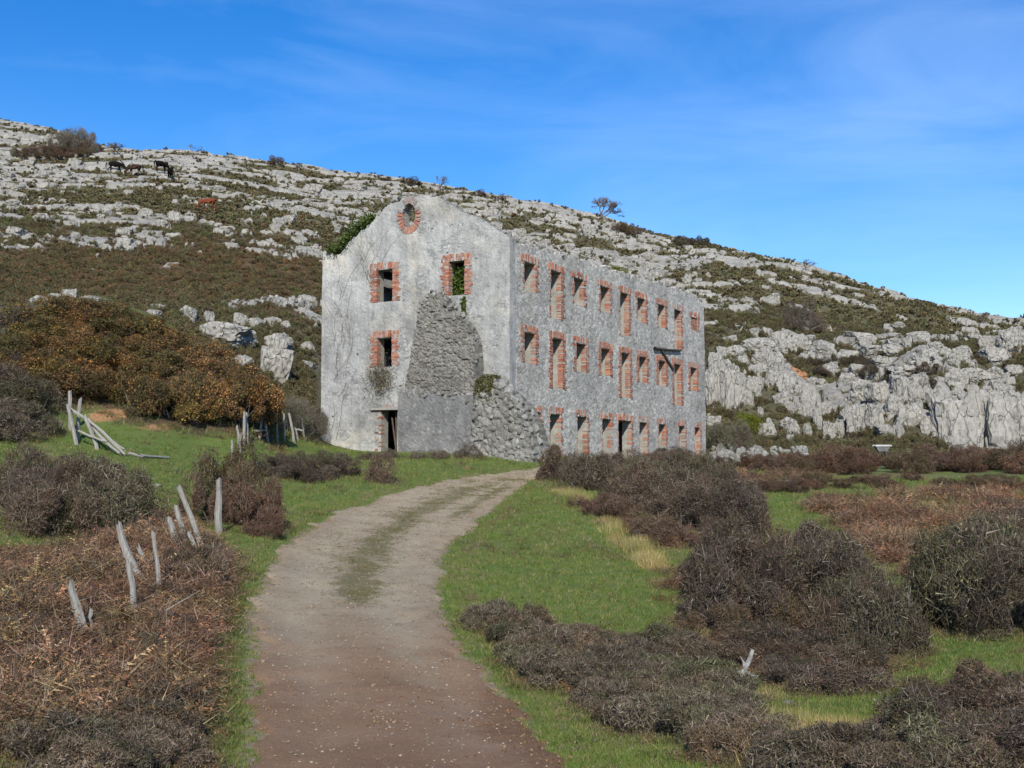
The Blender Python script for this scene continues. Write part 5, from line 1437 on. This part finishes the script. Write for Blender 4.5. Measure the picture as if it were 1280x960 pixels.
# crag right of the ruin
CR = [(895, 505, 22, 52), (912, 508, 26, 50), (904, 470, 24, 22), (930, 500, 16, 24), (945, 495, 24, 26), (965, 462, 32, 24), (928, 455, 18, 12), (950, 438, 44, 18), (985, 440, 30, 18), (1000, 432, 26, 16), (1030, 442, 36, 18), (985, 486, 22, 20), (1003, 496, 20, 16),
      (970, 478, 26, 16), (1040, 470, 16, 18), (1058, 478, 24, 12), (1080, 498, 40, 26), (1100, 500, 30, 24), (1010, 520, 12, 18), (990, 520, 12, 18), (1022, 535, 10, 26), (1035, 546, 20, 20), (990, 546, 20, 18), (1010, 548, 10, 20), (1060, 530, 18, 22),
      (1075, 540, 30, 34), (1095, 535, 26, 30), (1118, 515, 20, 24), (1130, 500, 24, 30), (1135, 535, 36, 30), (1150, 500, 24, 34), (1145, 470, 60, 18), (1095, 446, 40, 16), (1120, 442, 34, 14), (1160, 452, 30, 18), (1180, 448, 22, 14), (1200, 450, 22, 14),
      (1245, 452, 40, 18), (1262, 430, 40, 12), (1215, 476, 34, 16), (1240, 474, 34, 12), (1270, 468, 26, 12), (1190, 478, 24, 14), (1172, 520, 26, 34), (1165, 545, 26, 24), (915, 430, 24, 12), (1075, 425, 34, 12), (1150, 425, 30, 12), (960, 545, 22, 18), (950, 520, 10, 12)]
rc_ = random.Random(4)
for _ in range(70):
    x_, y_ = rc_.uniform(888, 1285), rc_.uniform(425, 552)
    w_ = rc_.uniform(9, 24); CR.append((x_, y_, w_, w_ * rc_.uniform(0.5, 1.1)))
for px, py, w, h in CR:
    block(px, py, w, h, 'pale weathered limestone block of the crag right of the ruin', 'blocks of the crag right of the ruin', 84)
for px, py, w, h in [(1195, 556, 50, 58), (1225, 557, 56, 66), (1258, 557, 56, 68), (1290, 557, 60, 64)]:
    block(px, py, w, h, 'tall smooth pale rock face at the right end of the crag', 'tall faces of the crag', 84, RT, 0.6)
block(1160, 588, 34, 14, 'low white boulder at the foot of the crag below the brown bushes', None, 60)
# a fair number of blocks in the beds higher up
got = []
tries = 0
while len(got) < 165 and tries < 20000:
    tries += 1
    px, py = random.uniform(-10, 1290), random.uniform(190, 520)
    if py < np.interp(px, [0, 130, 240, 500, 740, 880, 1020, 1180, 1280], [205, 205, 208, 243, 288, 323, 355, 400, 418]): continue
    if 395 < px < 890 and py > 375: continue
    if (125 < px < 235 and 195 < py < 240) or (235 < px < 290 and 245 < py < 285): continue
    if bilin(RX, RY, RC, np.array([px]), np.array([py]))[0] < random.uniform(0.2, 0.75): continue
    p = hit_ground(px, py, 84)
    i = int(np.clip(np.searchsorted(AZ, math.atan2(p[0], p[1])) - 1, 0, NA - 2)); j = int(np.clip(np.searchsorted(DD, math.hypot(p[0], p[1])) - 1, 0, len(DD) - 2))
    if M[i, j] < -0.02: continue
    d = math.hypot(p[0], p[1])
    wpx = random.uniform(9, 26); 
    if any(abs(px - a) < 0.5 * (wpx + c2) and abs(py - b_) < 7 for a, b_, c2 in got): continue
    got.append((px, py, wpx))
    block(px, py, wpx, wpx * random.uniform(0.28, 0.5), 'flat limestone slab bedded in the terraces of the hillside', 'slabs of the hillside terraces', 84, RL, 0.9, 0.05)
# dry stone wall on the left slope
dw = empty('dry_stone_wall', hit_ground(340, 392, 66)); tag(dw, 'low tumbled dry stone wall on the slope left of the ruin', 'stone wall')
RS2 = rock_set(5, 2, 0.8, 900, M_rub, cuts=10, deep=0.70)
pd = np.array(dw.location)
for i in range(150):
    t = random.random(); px = 288 + t * 106; py = 386 - 6 * math.sin(t * 3.0) + random.uniform(-4, 3)
    p = hit_ground(px, py, 66); r = random.uniform(0.14, 0.32)
    link('stone', random.choice(RS2), dw, p + np.array([0, 0, random.uniform(0.0, 0.35)]) - pd, (random.uniform(0, 6), random.uniform(0, 6), random.uniform(0, 6)), (r * 1.3, r, r * 0.8))
# low rubble wall along the strip right of the ruin
dw = empty('rubble_wall', hit_ground(940, 574, 66)); tag(dw, 'low rubble wall at the foot of the crag beside the ruin end', 'stone wall'); pd = np.array(dw.location)
for i in range(170):
    px = random.uniform(888, 1010); py = random.uniform(566, 578)
    p = hit_ground(px, py, 66); r = random.uniform(0.16, 0.36)
    link('stone', random.choice(RS2), dw, p + np.array([0, 0, random.uniform(0.0, 0.5)]) - pd, (random.uniform(0, 6), random.uniform(0, 6), random.uniform(0, 6)), (r * 1.3, r, r * 0.8))

# ------------------------------------------------------------------ fence posts and poles
def pole(a, b_, r, name, label, cat, group=None, sides=7, mat=None, split=False):
    a = np.asarray(a, float); b_ = np.asarray(b_, float); ts = np.linspace(0, 1, 6)
    bend = rng.normal(0, 0.02, 3) * np.linalg.norm(b_ - a)
    pts = [(b_ - a) * t + bend * math.sin(t * 3.14) + rng.normal(0, 0.008, 3) for t in ts]
    rad = [r * (1.12 - 0.25 * t) * random.uniform(0.9, 1.1) for t in ts]
    v, f = tube_arrays(pts, rad, sides, 0.16)
    top = len(pts) - 1
    for k_ in range(sides):                                  # weathered, slanting top
        v[top * sides + k_] += (b_ - a) / np.linalg.norm(b_ - a) * random.uniform(-0.06, 0.05)
    o = link(name, mesh_np(name, v, f, [mat or M_wood]), None, a)
    return tag(o, label, cat, group)
def post_px(tx_, ty_, bx_, by_, wpx, label, group=None, dmin=8.7, sink=0.12):
    p = hit_ground(bx_, by_, dmin); d = p[1]
    r = ray(tx_, ty_); t = r / r[1] * (d - 0.05)
    pole(p - np.array([0, 0, sink]), t, max(0.025, wpx / F * d / 2), 'fence_post', label, 'fence post', group)
for a in [(88, 728, 112, 812, 11, 'thick grey post leaning left in the bracken with a short stub beside it'),
          (96, 785, 109, 826, 6, 'short thin stub of a post beside the thick leaning one'),
          (113, 762, 118, 806, 5, 'thin broken post behind the thick leaning one'),
          (160, 700, 170, 782, 9, 'upright weathered post standing in dark brambles'),
          (147, 655, 194, 740, 10, 'longest pale post leaning far over to the left'),
          (172, 682, 198, 728, 5, 'thin slanting pole behind the longest leaning post'),
          (192, 664, 202, 752, 6, 'thin upright pointed stake beside the longest leaning post'),
          (211, 647, 231, 702, 8, 'short leaning post with a sawn top, first of three'),
          (220, 631, 243, 702, 7, 'middle post of three leaning together'),
          (224, 607, 264, 706, 6, 'tall thin pole leaning behind the three short posts'),
          (236, 668, 256, 708, 6, 'broken grey stake propped below the leaning three'),
          (275, 598, 276, 668, 8, 'upright split post before the round red brown bush')]:
    post_px(*a)
for a in [(87, 489, 89, 538, 5, 'grey post furthest back in the collapsed fence'), (85, 506, 97, 556, 5, 'leaning post at the end of the collapsed fence'),
          (101, 498, 98, 550, 5, 'upright post in the middle of the collapsed fence'), (105, 519, 122, 562, 5, 'slanting post propping the rails of the collapsed fence')]:
    post_px(*a, group=None, dmin=30)
def rail_px(x0, y0, d0, x1, y1, d1, wpx, label):
    a = ray(x0, y0); a = a / a[1] * d0; b_ = ray(x1, y1); b_ = b_ / b_[1] * d1
    ga_, gb_ = float(ground_z(a[0], a[1])), float(ground_z(b_[0], b_[1]))
    a[2] = max(a[2], ga_ + 0.03); b_[2] = max(b_[2], gb_ + 0.03)
    pole(a, b_, wpx / F * d0 / 2, 'fence_rail', label, 'fence rail', None, 6)
dF = float(hit_ground(110, 556, 30)[1])
rail_px(88, 512, dF, 157, 569, dF - 1.0, 4, 'longest sloping rail of the collapsed fence')
rail_px(110, 524, dF - .1, 150, 566, dF - 1.1, 3.5, 'second sloping rail lying beside the longest one')
rail_px(98, 539, dF - .2, 134, 553, dF - .8, 3, 'short low rail of the collapsed fence')
rail_px(143, 552, dF - .5, 156, 562, dF - 1.0, 2.5, 'broken end of a rail on the grass')
for x0, y0, x1, y1, lb in [(160, 565, 178, 573, 'weathered pole lying on the grass below the collapsed fence'), (174, 568, 210, 574, 'pale pole lying flat on the green grass')]:
    a, b_ = hit_ground(x0, y0 + 4, 28), hit_ground(x1, y1, 28)
    pole(a + np.array([0, 0, 0.07]), b_ + np.array([0, 0, 0.05]), 0.05, 'fence_rail', lb, 'fence rail')
for a in [(305, 515, 305, 556, 4, 'left post of the double gatepost before the dark hollow'), (308, 515, 311, 556, 4, 'right post of the double gatepost before the dark hollow'),
          (326, 518, 324, 548, 3, 'short forked post beside the dark hollow'), (330, 522, 336, 556, 3.5, 'bent grey post right of the forked one'),
          (345, 518, 347, 552, 3.5, 'straight grey post between bent neighbours'), (355, 517, 356, 551, 3, 'thin dark stake in the far fence'),
          (361, 517, 368, 554, 3.5, 'pale post leaning right in the far fence'), (377, 523, 381, 551, 2.5, 'thin last post of the far fence beside pale bushes'),
          (369, 534, 373, 550, 2.5, 'little stake beside the last post of the far fence'),
          (296, 532, 299, 560, 3, 'thin pale stake left of the double gatepost'), (301, 541, 300, 566, 2.5, 'short pale stake below the double gatepost'), (290, 550, 291, 574, 3, 'stub post on the grass left of the gatepost')]:
    post_px(*a, group=None, dmin=34)
dG = float(hit_ground(325, 550, 34)[1])
for x0, y0, x1, y1, lb in [(312, 527, 328, 529, 'upper rail between gatepost and forked post'), (315, 538, 334, 538, 'lower rail between gatepost and bent post'), (369, 536, 379, 538, 'small rail near the end of the far fence')]:
    rail_px(x0, y0, dG, x1, y1, dG, 2.2, lb)

# ------------------------------------------------------------------ dead branches and sticks
M_dead, nt, b = newmat('bleached_dead_wood'); q = NT(nt)
q.l(q.ramp(q.noise(9.0, 5, 0.75), [(0.35, (0.11, 0.10, 0.085)), (0.6, (0.33, 0.315, 0.29))]), b.inputs['Base Color'])
def branch(pxs, dd_, r0, label, sides=5, forks=()):
    base = hit_ground(*pxs[0]); d = base[1]
    pts = []
    for k_, (x_, y_) in enumerate(pxs):
        r = ray(x_, y_); pts.append(r / r[1] * (d + dd_ * k_))
    pts = np.array(pts); o0 = pts[0].copy()
    parts = [tube_arrays(pts - o0, np.linspace(r0, r0 * 0.35, len(pts)), sides, 0.25)]
    for idx_, x_, y_, rr in forks:
        r = ray(x_, y_); e = r / r[1] * (pts[idx_][1] + 0.1); mid = 0.5 * (pts[idx_] + e) + rng.normal(0, 0.02, 3)
        parts.append(tube_arrays(np.array([pts[idx_], mid, e]) - o0, [rr, rr * 0.8, rr * 0.3], sides, 0.2))
    v, f = join_arrays(parts)
    tag(link('dead_branch', mesh_np('dead_branch', v, f, [M_dead]), None, o0), label, 'branch')
branch([(906, 872), (914, 858), (922, 846), (930, 838), (936, 826), (941, 812)], 0.02, 0.065, 'thick bleached dead branch sticking out of the heath', 6, [(3, 948, 845, 0.025), (3, 925, 820, 0.02), (4, 946, 818, 0.018), (2, 934, 850, 0.02)])
branch([(1145, 925), (1128, 908), (1108, 893), (1092, 873)], 0.05, 0.017, 'thin pale curved stick over the green hollow')
branch([(1078, 960), (1062, 946), (1045, 934), (1030, 931)], 0.05, 0.016, 'thin bent stick above the straw grass')
branch([(1255, 915), (1236, 880), (1218, 845)], 0.05, 0.012, 'long straight shoot rising from the dark bush')
branch([(1212, 935), (1204, 918), (1196, 900)], 0.03, 0.013, 'short pale stick in front of the dark bush')
branch([(890, 640), (868, 620), (852, 603)], 0.05, 0.03, 'forked bleached branch caught in the thorn thicket', 5, [(1, 878, 622, 0.018)])
branch([(1022, 745), (1012, 725), (1002, 690)], 0.05, 0.02, 'bare grey stem standing in the thorn bushes')
branch([(170, 790), (195, 770), (250, 738)], 0.02, 0.014, 'long thin bramble cane lying over the bracken')
# pale stones lying in the grass
RS3 = rock_set(4, 2, 0.6, 930, M_rock, cuts=9)
for px, py, w in [(622, 806, 7), (675, 850, 6), (1085, 688, 11), (762, 688, 6), (1098, 722, 8), (330, 770, 4), (1005, 893, 12), (985, 880, 16), (655, 725, 4), (742, 640, 4), (985, 603, 12), (1183, 800, 8), (196, 608, 12), (247, 613, 8), (690, 574, 5), (256, 645, 5)]:
    p = hit_ground(px, py); d = p[1]; r = w / F * d / 2
    tag(link('field_stone', random.choice(RS3), None, p + np.array([0, 0, r * 0.2]), (0, 0, random.uniform(0, 6)), (r * 1.2, r, r * 0.8)), 'small pale stone lying in the grass', 'stone', 'small stones in the grass')

# ------------------------------------------------------------------ bare trees on the crest
def bare_tree(name, px, py, hpx, seed, label, wind=0.15, width=1.0, dmin=140, dense=1.0):
    rr = random.Random(seed); p = hit_ground(px, py, dmin); d = math.hypot(p[0], p[1]); H = hpx / F * d
    trunk, crown = [], []
    def grow(a, dr, ln, r, lev):
        dr = Vector(dr).normalized(); mid = a + np.array(dr) * ln * 0.5 + np.array([rr.gauss(0, 1) for _ in range(3)]) * ln * 0.06; e = a + np.array(dr) * ln
        (trunk if lev < 2 else crown).append(tube_arrays([a, mid, e], [r, r * 0.85, r * 0.65], 5 if lev < 2 else 3, 0, False))
        if lev >= 5: return
        for _ in range(int(round((3 if lev < 4 else 4) * dense)) if lev else 4):
            nd = Vector(dr) + Vector((rr.gauss(wind * 0.5, 0.62) * width, rr.gauss(0, 0.62) * width, rr.gauss(0.14, 0.35)))
            grow(a + (e - a) * rr.uniform(0.55, 1.0), nd, ln * rr.uniform(0.55, 0.82), r * 0.62, lev + 1)
    grow(np.array([0, 0, -0.15 * H]), (wind, 0, 1), H * 0.42, H * 0.035, 0)
    t = empty(name, p); tag(t, label, 'tree')
    v, f = join_arrays(trunk); link('trunk', mesh_np('trunk', v, quads_to_tris(f), [M_stem]), t)
    v, f = join_arrays(crown); link('crown', mesh_np('crown', v, quads_to_tris(f), [M_stem]), t)
bare_tree('bare_tree', 750, 276, 40, 3, 'largest leafless tree on the crest behind the long wall', 0.12, 1.0, dense=1.35)
bare_tree('bare_tree', 240, 196, 21, 5, 'small lone windswept tree on the crest above the grazing horses', 0.2, 1.3)
bare_tree('bare_tree', 147, 194, 22, 8, 'bushy small dark tree on the crest beside the hazy thicket', -0.1, 1.7, dense=1.3)
bare_tree('bare_tree', 550, 238, 24, 11, 'slim bare sapling on the crest above the gable', 0.05, 0.8)
bare_tree('bare_tree', 1005, 338, 18, 14, 'thin windblown bush on the crest far right of the ruin', 0.4, 1.3)
bare_tree('bare_tree', 626, 252, 15, 17, 'tiny leaning sapling on the crest behind the long wall', 0.5, 1.2)
for x_ in (1222, 1229, 1234):
    bare_tree('bare_sapling', x_, 405, 11, x_, 'thin bare saplings standing together where the crest dips', 0.0, 0.5)
for o_ in COL.objects:
    if o_.name.startswith('bare_sapling'): o_['group'] = 'saplings where the crest dips'; o_['label'] = 'thin bare sapling standing where the crest dips on the right'

# ------------------------------------------------------------------ ivy and plants on the ruin
M_ivy = M_leaf
def ivy_mesh(name, pts, size, cols, seed):
    g = np.random.default_rng(seed)
    return pack(name, [leaves(np.asarray(pts), g.uniform(*size, len(pts)), jitcol(cols, len(pts), g, 0.3), g, 0.3)], M_ivy)
IVY = [(0.065, 0.095, 0.026), (0.09, 0.125, 0.034), (0.045, 0.068, 0.02), (0.12, 0.15, 0.045)]
g = np.random.default_rng(5); pts = []
for _ in range(3800):
    t = g.uniform(8.45, 11.75); u_ = (t - 8.5) / 3.2
    thick = 0.85 * math.sin(min(1, max(0, u_)) * 3.14) ** 0.6
    pts.append(C0 + Gv * t + Lv * g.normal(0.25, 0.28) + np.array([0, 0, gable_top(t) + 0.05 + g.normal(0.12, 0.32) * thick + 0.2 * thick]))
pts = np.array(pts); o0 = pts.mean(0)
tag(link('ivy_clump', ivy_mesh('ivy_clump', pts - o0, (0.05, 0.10), IVY, 3), None, o0), 'dark green ivy growing along the left gable slope', 'ivy')
def wall_stems(O, N, t0, z0, n_, hmax, spread, seed):
    g_ = np.random.default_rng(seed); parts = []
    for _ in range(n_):
        t = t0 + g_.normal(0, spread); z = z0 if z0 is not None else g_.uniform(1.5, 10.5); dx = g_.normal(0, 0.1); p = []
        for k_ in range(9):
            p.append(O + Gv * t + N * 0.06 + np.array([0, 0, z]))
            dx = dx * 0.7 + g_.normal(0, 0.16); t += dx; z += hmax / 9 * g_.uniform(0.7, 1.1)
            if z > gable_top(float(np.clip(t, 0, 12))) - 0.1 or not 0.2 < t < 12.0: break
        if len(p) > 2: parts.append(tube_arrays(p, np.linspace(0.011, 0.004, len(p)), 3, 0, False))
    v, f = join_arrays(parts); return v, quads_to_tris(f)
v1, f1_ = wall_stems(C0, -Lv, 10.7, None, 12, 4.5, 0.7, 2); v2, f2_ = wall_stems(C0, -Lv, 8.9, 10.3, 7, 4.0, 0.3, 4)
v = np.vstack([v1, v2]); f = np.vstack([f1_, f2_ + len(v1)]); o0 = v.mean(0)
tag(link('creeper_stems', mesh_np('creeper_stems', v - o0, f, [M_stem]), None, o0), 'web of dead creeper stems on the left of the gable wall', 'creeper')
# plant spilling out of the lower gable window
g = np.random.default_rng(8)
pw = C0 + Gv * 7.9 - Lv * 0.2 + np.array([0, 0, 5.1])
e_ = empty('window_plant', pw); tag(e_, 'dead twiggy plant spilling from the lower gable window', 'plant')
n_ = 900
p = np.stack([g.normal(0, 0.42, n_), g.normal(0, 0.14, n_), g.normal(0, 0.45, n_)], 1); p = p[:, :1] * Gv + p[:, 1:2] * Lv + p[:, 2:] * np.array([0, 0, 1.0])
fm = pack('twigs', [twigs(p, unit(g.normal(0, 1, (n_, 3)) + np.array([0, 0, -0.3])), g.uniform(0.15, 0.45, n_), g.uniform(0.006, 0.012, n_), jitcol([(0.10, 0.09, 0.065), (0.16, 0.14, 0.11), (0.07, 0.075, 0.035)], n_, g), g),
                    leaves(p[:500] * 1.1, g.uniform(0.03, 0.06, 500), jitcol([(0.07, 0.08, 0.03), (0.10, 0.095, 0.045)], 500, g), g)], M_veg)
link('twigs', fm, e_)
# ivy inside, seen through the upper right gable window, and the strip below it
pts = []
for _ in range(2600): pts.append(C0 + Gv * g.uniform(2.72, 3.66) + Lv * (g.uniform(0.35, 1.2)) + np.array([0, 0, g.uniform(8.9, 10.75)]))
pts = np.array(pts); o0 = pts.mean(0)
tag(link('ivy_thicket', ivy_mesh('ivy_thicket', pts - o0, (0.08, 0.16), [(0.075, 0.115, 0.022), (0.10, 0.14, 0.03), (0.05, 0.08, 0.018)], 9), None, o0), 'green ivy filling the room behind the upper right gable window', 'ivy')
pts = []
for _ in range(260): pts.append(C0 + Gv * (2.72 + g.normal(0, 0.09)) - Lv * g.uniform(0.03, 0.14) + np.array([0, 0, g.uniform(7.6, 9.1)]))
pts = np.array(pts); o0 = pts.mean(0)
tag(link('ivy_strand', ivy_mesh('ivy_strand', pts - o0, (0.05, 0.09), [(0.09, 0.13, 0.03), (0.06, 0.09, 0.02)], 10), None, o0), 'narrow green ivy strand hanging below the upper right gable window', 'ivy')
# moss and grass on the heap and the stub ledge
pts = []
for _ in range(2600):
    t = g.uniform(0.1, hp[-1][0]); zz = heap_top(t) + 0.05; u_ = g.uniform(-0.05, 1.0)
    if fbm(np.array([t * 2.2]), np.array([u_ * 2.2]), 7, 2)[0] < 0.46: continue
    if g.random() < 0.45: zz -= abs(g.normal(0, 0.5)); u_ = g.uniform(-0.24, -0.1)
    pts.append(OR_ + Gv * t - Lv * (0.22 * (tpm - zz) - u_) + np.array([0, 0, zz + g.uniform(0, 0.08)]))
pts = np.array(pts); o0 = pts.mean(0)
tag(link('moss_cushion', ivy_mesh('moss_cushion', pts - o0, (0.03, 0.07), [(0.12, 0.115, 0.04), (0.165, 0.15, 0.055), (0.08, 0.085, 0.03)], 12), None, o0), 'olive moss and grass on top of the fallen stone heap', 'moss')

# ------------------------------------------------------------------ grazing horses
def horse_coat(name, c1, c2):
    m, nt, b = newmat(name); q = NT(nt)
    q.l(q.ramp(q.noise(2.5, 4, 0.6), [(0.3, c1), (0.7, c2)]), b.inputs['Base Color']); b.inputs['Roughness'].default_value = 0.9; b.inputs['Specular IOR Level'].default_value = 0.05
    return m
COAT = dict(black=horse_coat('black_coat', (0.006, 0.006, 0.006), (0.012, 0.011, 0.010)), dark=horse_coat('dark_brown_coat', (0.030, 0.018, 0.012), (0.055, 0.034, 0.022)), chestnut=horse_coat('chestnut_coat', (0.13, 0.036, 0.018), (0.18, 0.055, 0.028)))
def horse_body(grazing=True):
    me_ = bpy.data.meshes.new('body')
    vs_ = []; es = []; rd = []
    def v(p, r, par=None):
        vs_.append(p); rd.append(r); i_ = len(vs_) - 1
        if par is not None: es.append((par, i_))
        return i_
    pel = v((-0.55, 0, 1.14), (0.27, 0.30)); bel = v((-0.1, 0, 1.06), (0.29, 0.31), pel); che = v((0.42, 0, 1.08), (0.26, 0.33), bel)
    rump = v((-0.82, 0, 1.08), (0.20, 0.22), pel)
    if grazing:
        n1_ = v((0.78, 0, 0.98), (0.15, 0.20), che); n2_ = v((1.05, 0, 0.70), (0.10, 0.14), n1_); pol = v((1.22, 0, 0.46), (0.10, 0.12), n2_); hd = v((1.20, 0, 0.25), (0.085, 0.10), pol); mz = v((1.13, 0, 0.06), (0.06, 0.07), hd)
    else:
        n1_ = v((0.72, 0, 1.32), (0.15, 0.20), che); n2_ = v((0.95, 0, 1.58), (0.10, 0.14), n1_); pol = v((1.05, 0, 1.72), (0.10, 0.11), n2_); hd = v((1.24, 0, 1.62), (0.085, 0.10), pol); mz = v((1.42, 0, 1.46), (0.06, 0.07), hd)
    for s in (-1, 1):
        v((vs_[pol][0] - 0.05, 0.07 * s, vs_[pol][2] + 0.14), (0.025, 0.03), pol)                         # ear
        hip = v((-0.62, 0.16 * s, 0.95), (0.15, 0.19), pel); kn = v((-0.50, 0.16 * s, 0.68), (0.085, 0.10), hip); hk = v((-0.72 + 0.08 * s, 0.15 * s, 0.44), (0.05, 0.06), kn); ft = v((-0.66 + 0.1 * s, 0.15 * s, 0.10), (0.038, 0.042), hk); v((-0.61 + 0.1 * s, 0.15 * s, 0.0), (0.055, 0.06), ft)
        sh = v((0.44, 0.15 * s, 0.86), (0.12, 0.14), che); el = v((0.45, 0.14 * s, 0.64), (0.07, 0.085), sh); wr = v((0.46 + 0.06 * s, 0.14 * s, 0.40), (0.048, 0.05), el); fk = v((0.45 + 0.08 * s, 0.14 * s, 0.10), (0.036, 0.04), wr); v((0.49 + 0.08 * s, 0.14 * s, 0.0), (0.055, 0.06), fk)
    me_.from_pydata(vs_, es, []); me_.update()
    o = bpy.data.objects.new('body', me_); COL.objects.link(o)
    o.modifiers.new('skin', 'SKIN'); sk = o.modifiers.new('sub', 'SUBSURF'); sk.levels = 2; sk.render_levels = 2
    for i_, r in enumerate(rd): me_.skin_vertices[0].data[i_].radius = r
    me_.skin_vertices[0].data[0].use_root = True
    return o
def horse(px, py, lenpx, rz, coat, label, grazing=True):
    p = hit_ground(px, py, 84); d = math.hypot(p[0], p[1]); s = lenpx / F * d / 2.2
    t = empty('horse', p + np.array([0, 0, 0.12]), rz, (s, s, s * 1.1)); tag(t, label, 'horse', None)
    bd = horse_body(grazing); bd.parent = t; bd.data.materials.append(COAT[coat])
    parts = [tube_arrays([(-0.98, 0, 1.18), (-1.10, 0.02, 0.95), (-1.08, 0.0, 0.45)], [0.05, 0.08, 0.03], 6)]
    v, f = join_arrays(parts); link('tail', mesh_np('tail', v, f, [COAT['black'] if coat != 'chestnut' else COAT['chestnut']]), t)
    mn_ = [(0.55, 0, 1.42), (0.86, 0, 1.16), (1.12, 0, 0.82), (1.24, 0, 0.60)] if grazing else [(0.52, 0, 1.42), (0.72, 0, 1.58), (0.90, 0, 1.74), (1.02, 0, 1.82)]
    v, f = tube_arrays(mn_, [0.05, 0.07, 0.06, 0.03], 5); link('mane', mesh_np('mane', v, f, [COAT['black'] if coat != 'chestnut' else COAT['chestnut']]), t)
horse(144, 217, 22, math.pi * 0.03, 'black', 'black horse grazing at the head of the group on the rocky hillside')
horse(168, 221, 22, math.pi * 0.95, 'dark', 'dark brown horse behind the black grazing one')
horse(202, 217, 22, math.pi * 0.30, 'black', 'black horse seen from behind on the rocky hillside')
horse(213, 225, 22, -math.pi * 0.35, 'black', 'black horse standing lower beside the one seen from behind')
horse(260, 264, 23, math.pi * 1.02, 'chestnut', 'chestnut horse grazing alone below the dark ones')

# ------------------------------------------------------------------ white trough below the crag
M_white, nt, b = newmat('white_enamel'); q = NT(nt)
q.l(q.ramp(q.noise(3.0, 4, 0.7), [(0.35, (0.32, 0.32, 0.31)), (0.6, (0.50, 0.50, 0.48))]), b.inputs['Base Color']); b.inputs['Roughness'].default_value = 0.4
p = hit_ground(1103, 576, 60); d = p[1]
tr_ = empty('feeding_trough', p, 0.1); tag(tr_, 'white trough on dark splayed legs at the foot of the crag', 'trough')
w = 20 / F * d / 2
rim0 = []
def ring(sx, sy, z): return [(-sx, -sy, z), (sx, -sy, z), (sx, sy, z), (-sx, sy, z)]
V = np.array(ring(w, w * .45, .98) + ring(w * .55, w * .25, .62) + ring(w * .93, w * .38, .98) + ring(w * .5, w * .2, .66))
Fq = []
for a, b_ in ((0, 4), (8, 0), (12, 8)):
    for k_ in range(4): Fq.append((a + k_, b_ + k_, b_ + (k_ + 1) % 4, a + (k_ + 1) % 4))
Fq += [(4, 5, 6, 7), (15, 14, 13, 12)]
link('basin', mesh_np('basin', V, np.array(Fq), [M_smooth]), tr_)
parts = [box_arrays((0, sy * w * .45, 0.99), (np.array([1., 0, 0]), np.array([0, 1., 0]), np.array([0, 0, 1.])), (w * 1.04, 0.03, 0.055)) for sy in (-1, 1)]
for sy, pr in zip((-1, 1), parts): link('rim', mesh_np('rim', pr[0], pr[1], [M_white]), tr_)
for sx in (-1, 1):
    for sy in (-1, 1):
        v, f = tube_arrays([(sx * w * .50, sy * w * .25, -0.05), (sx * w * .38, sy * w * .18, .64)], [0.045, 0.045], 6); link('leg', mesh_np('leg', v, f, [M_beam]), tr_)
# patch of bare orange earth on the ledge of the crag
p = hit_ground(1000, 466, 84); V = []; Fq = []
for k_ in range(14):
    a = 6.283 * k_ / 14; x_, y_ = p[0] + math.cos(a) * 0.75 * random.uniform(.8, 1.1), p[1] + math.sin(a) * 1.6 * random.uniform(.8, 1.1); V.append((x_, y_, float(ground_z(x_, y_)) + 0.05))
V.append((p[0], p[1], p[2] + 0.25)); V = np.array(V); Fq = np.array([(14, k_, (k_ + 1) % 14) for k_ in range(14)])
tag(link('bare_earth', mesh_np('bare_earth', V - p, Fq, [M_earth], None, True), None, p), 'small patch of bare orange earth on the crag ledge', 'earth', kind='structure')
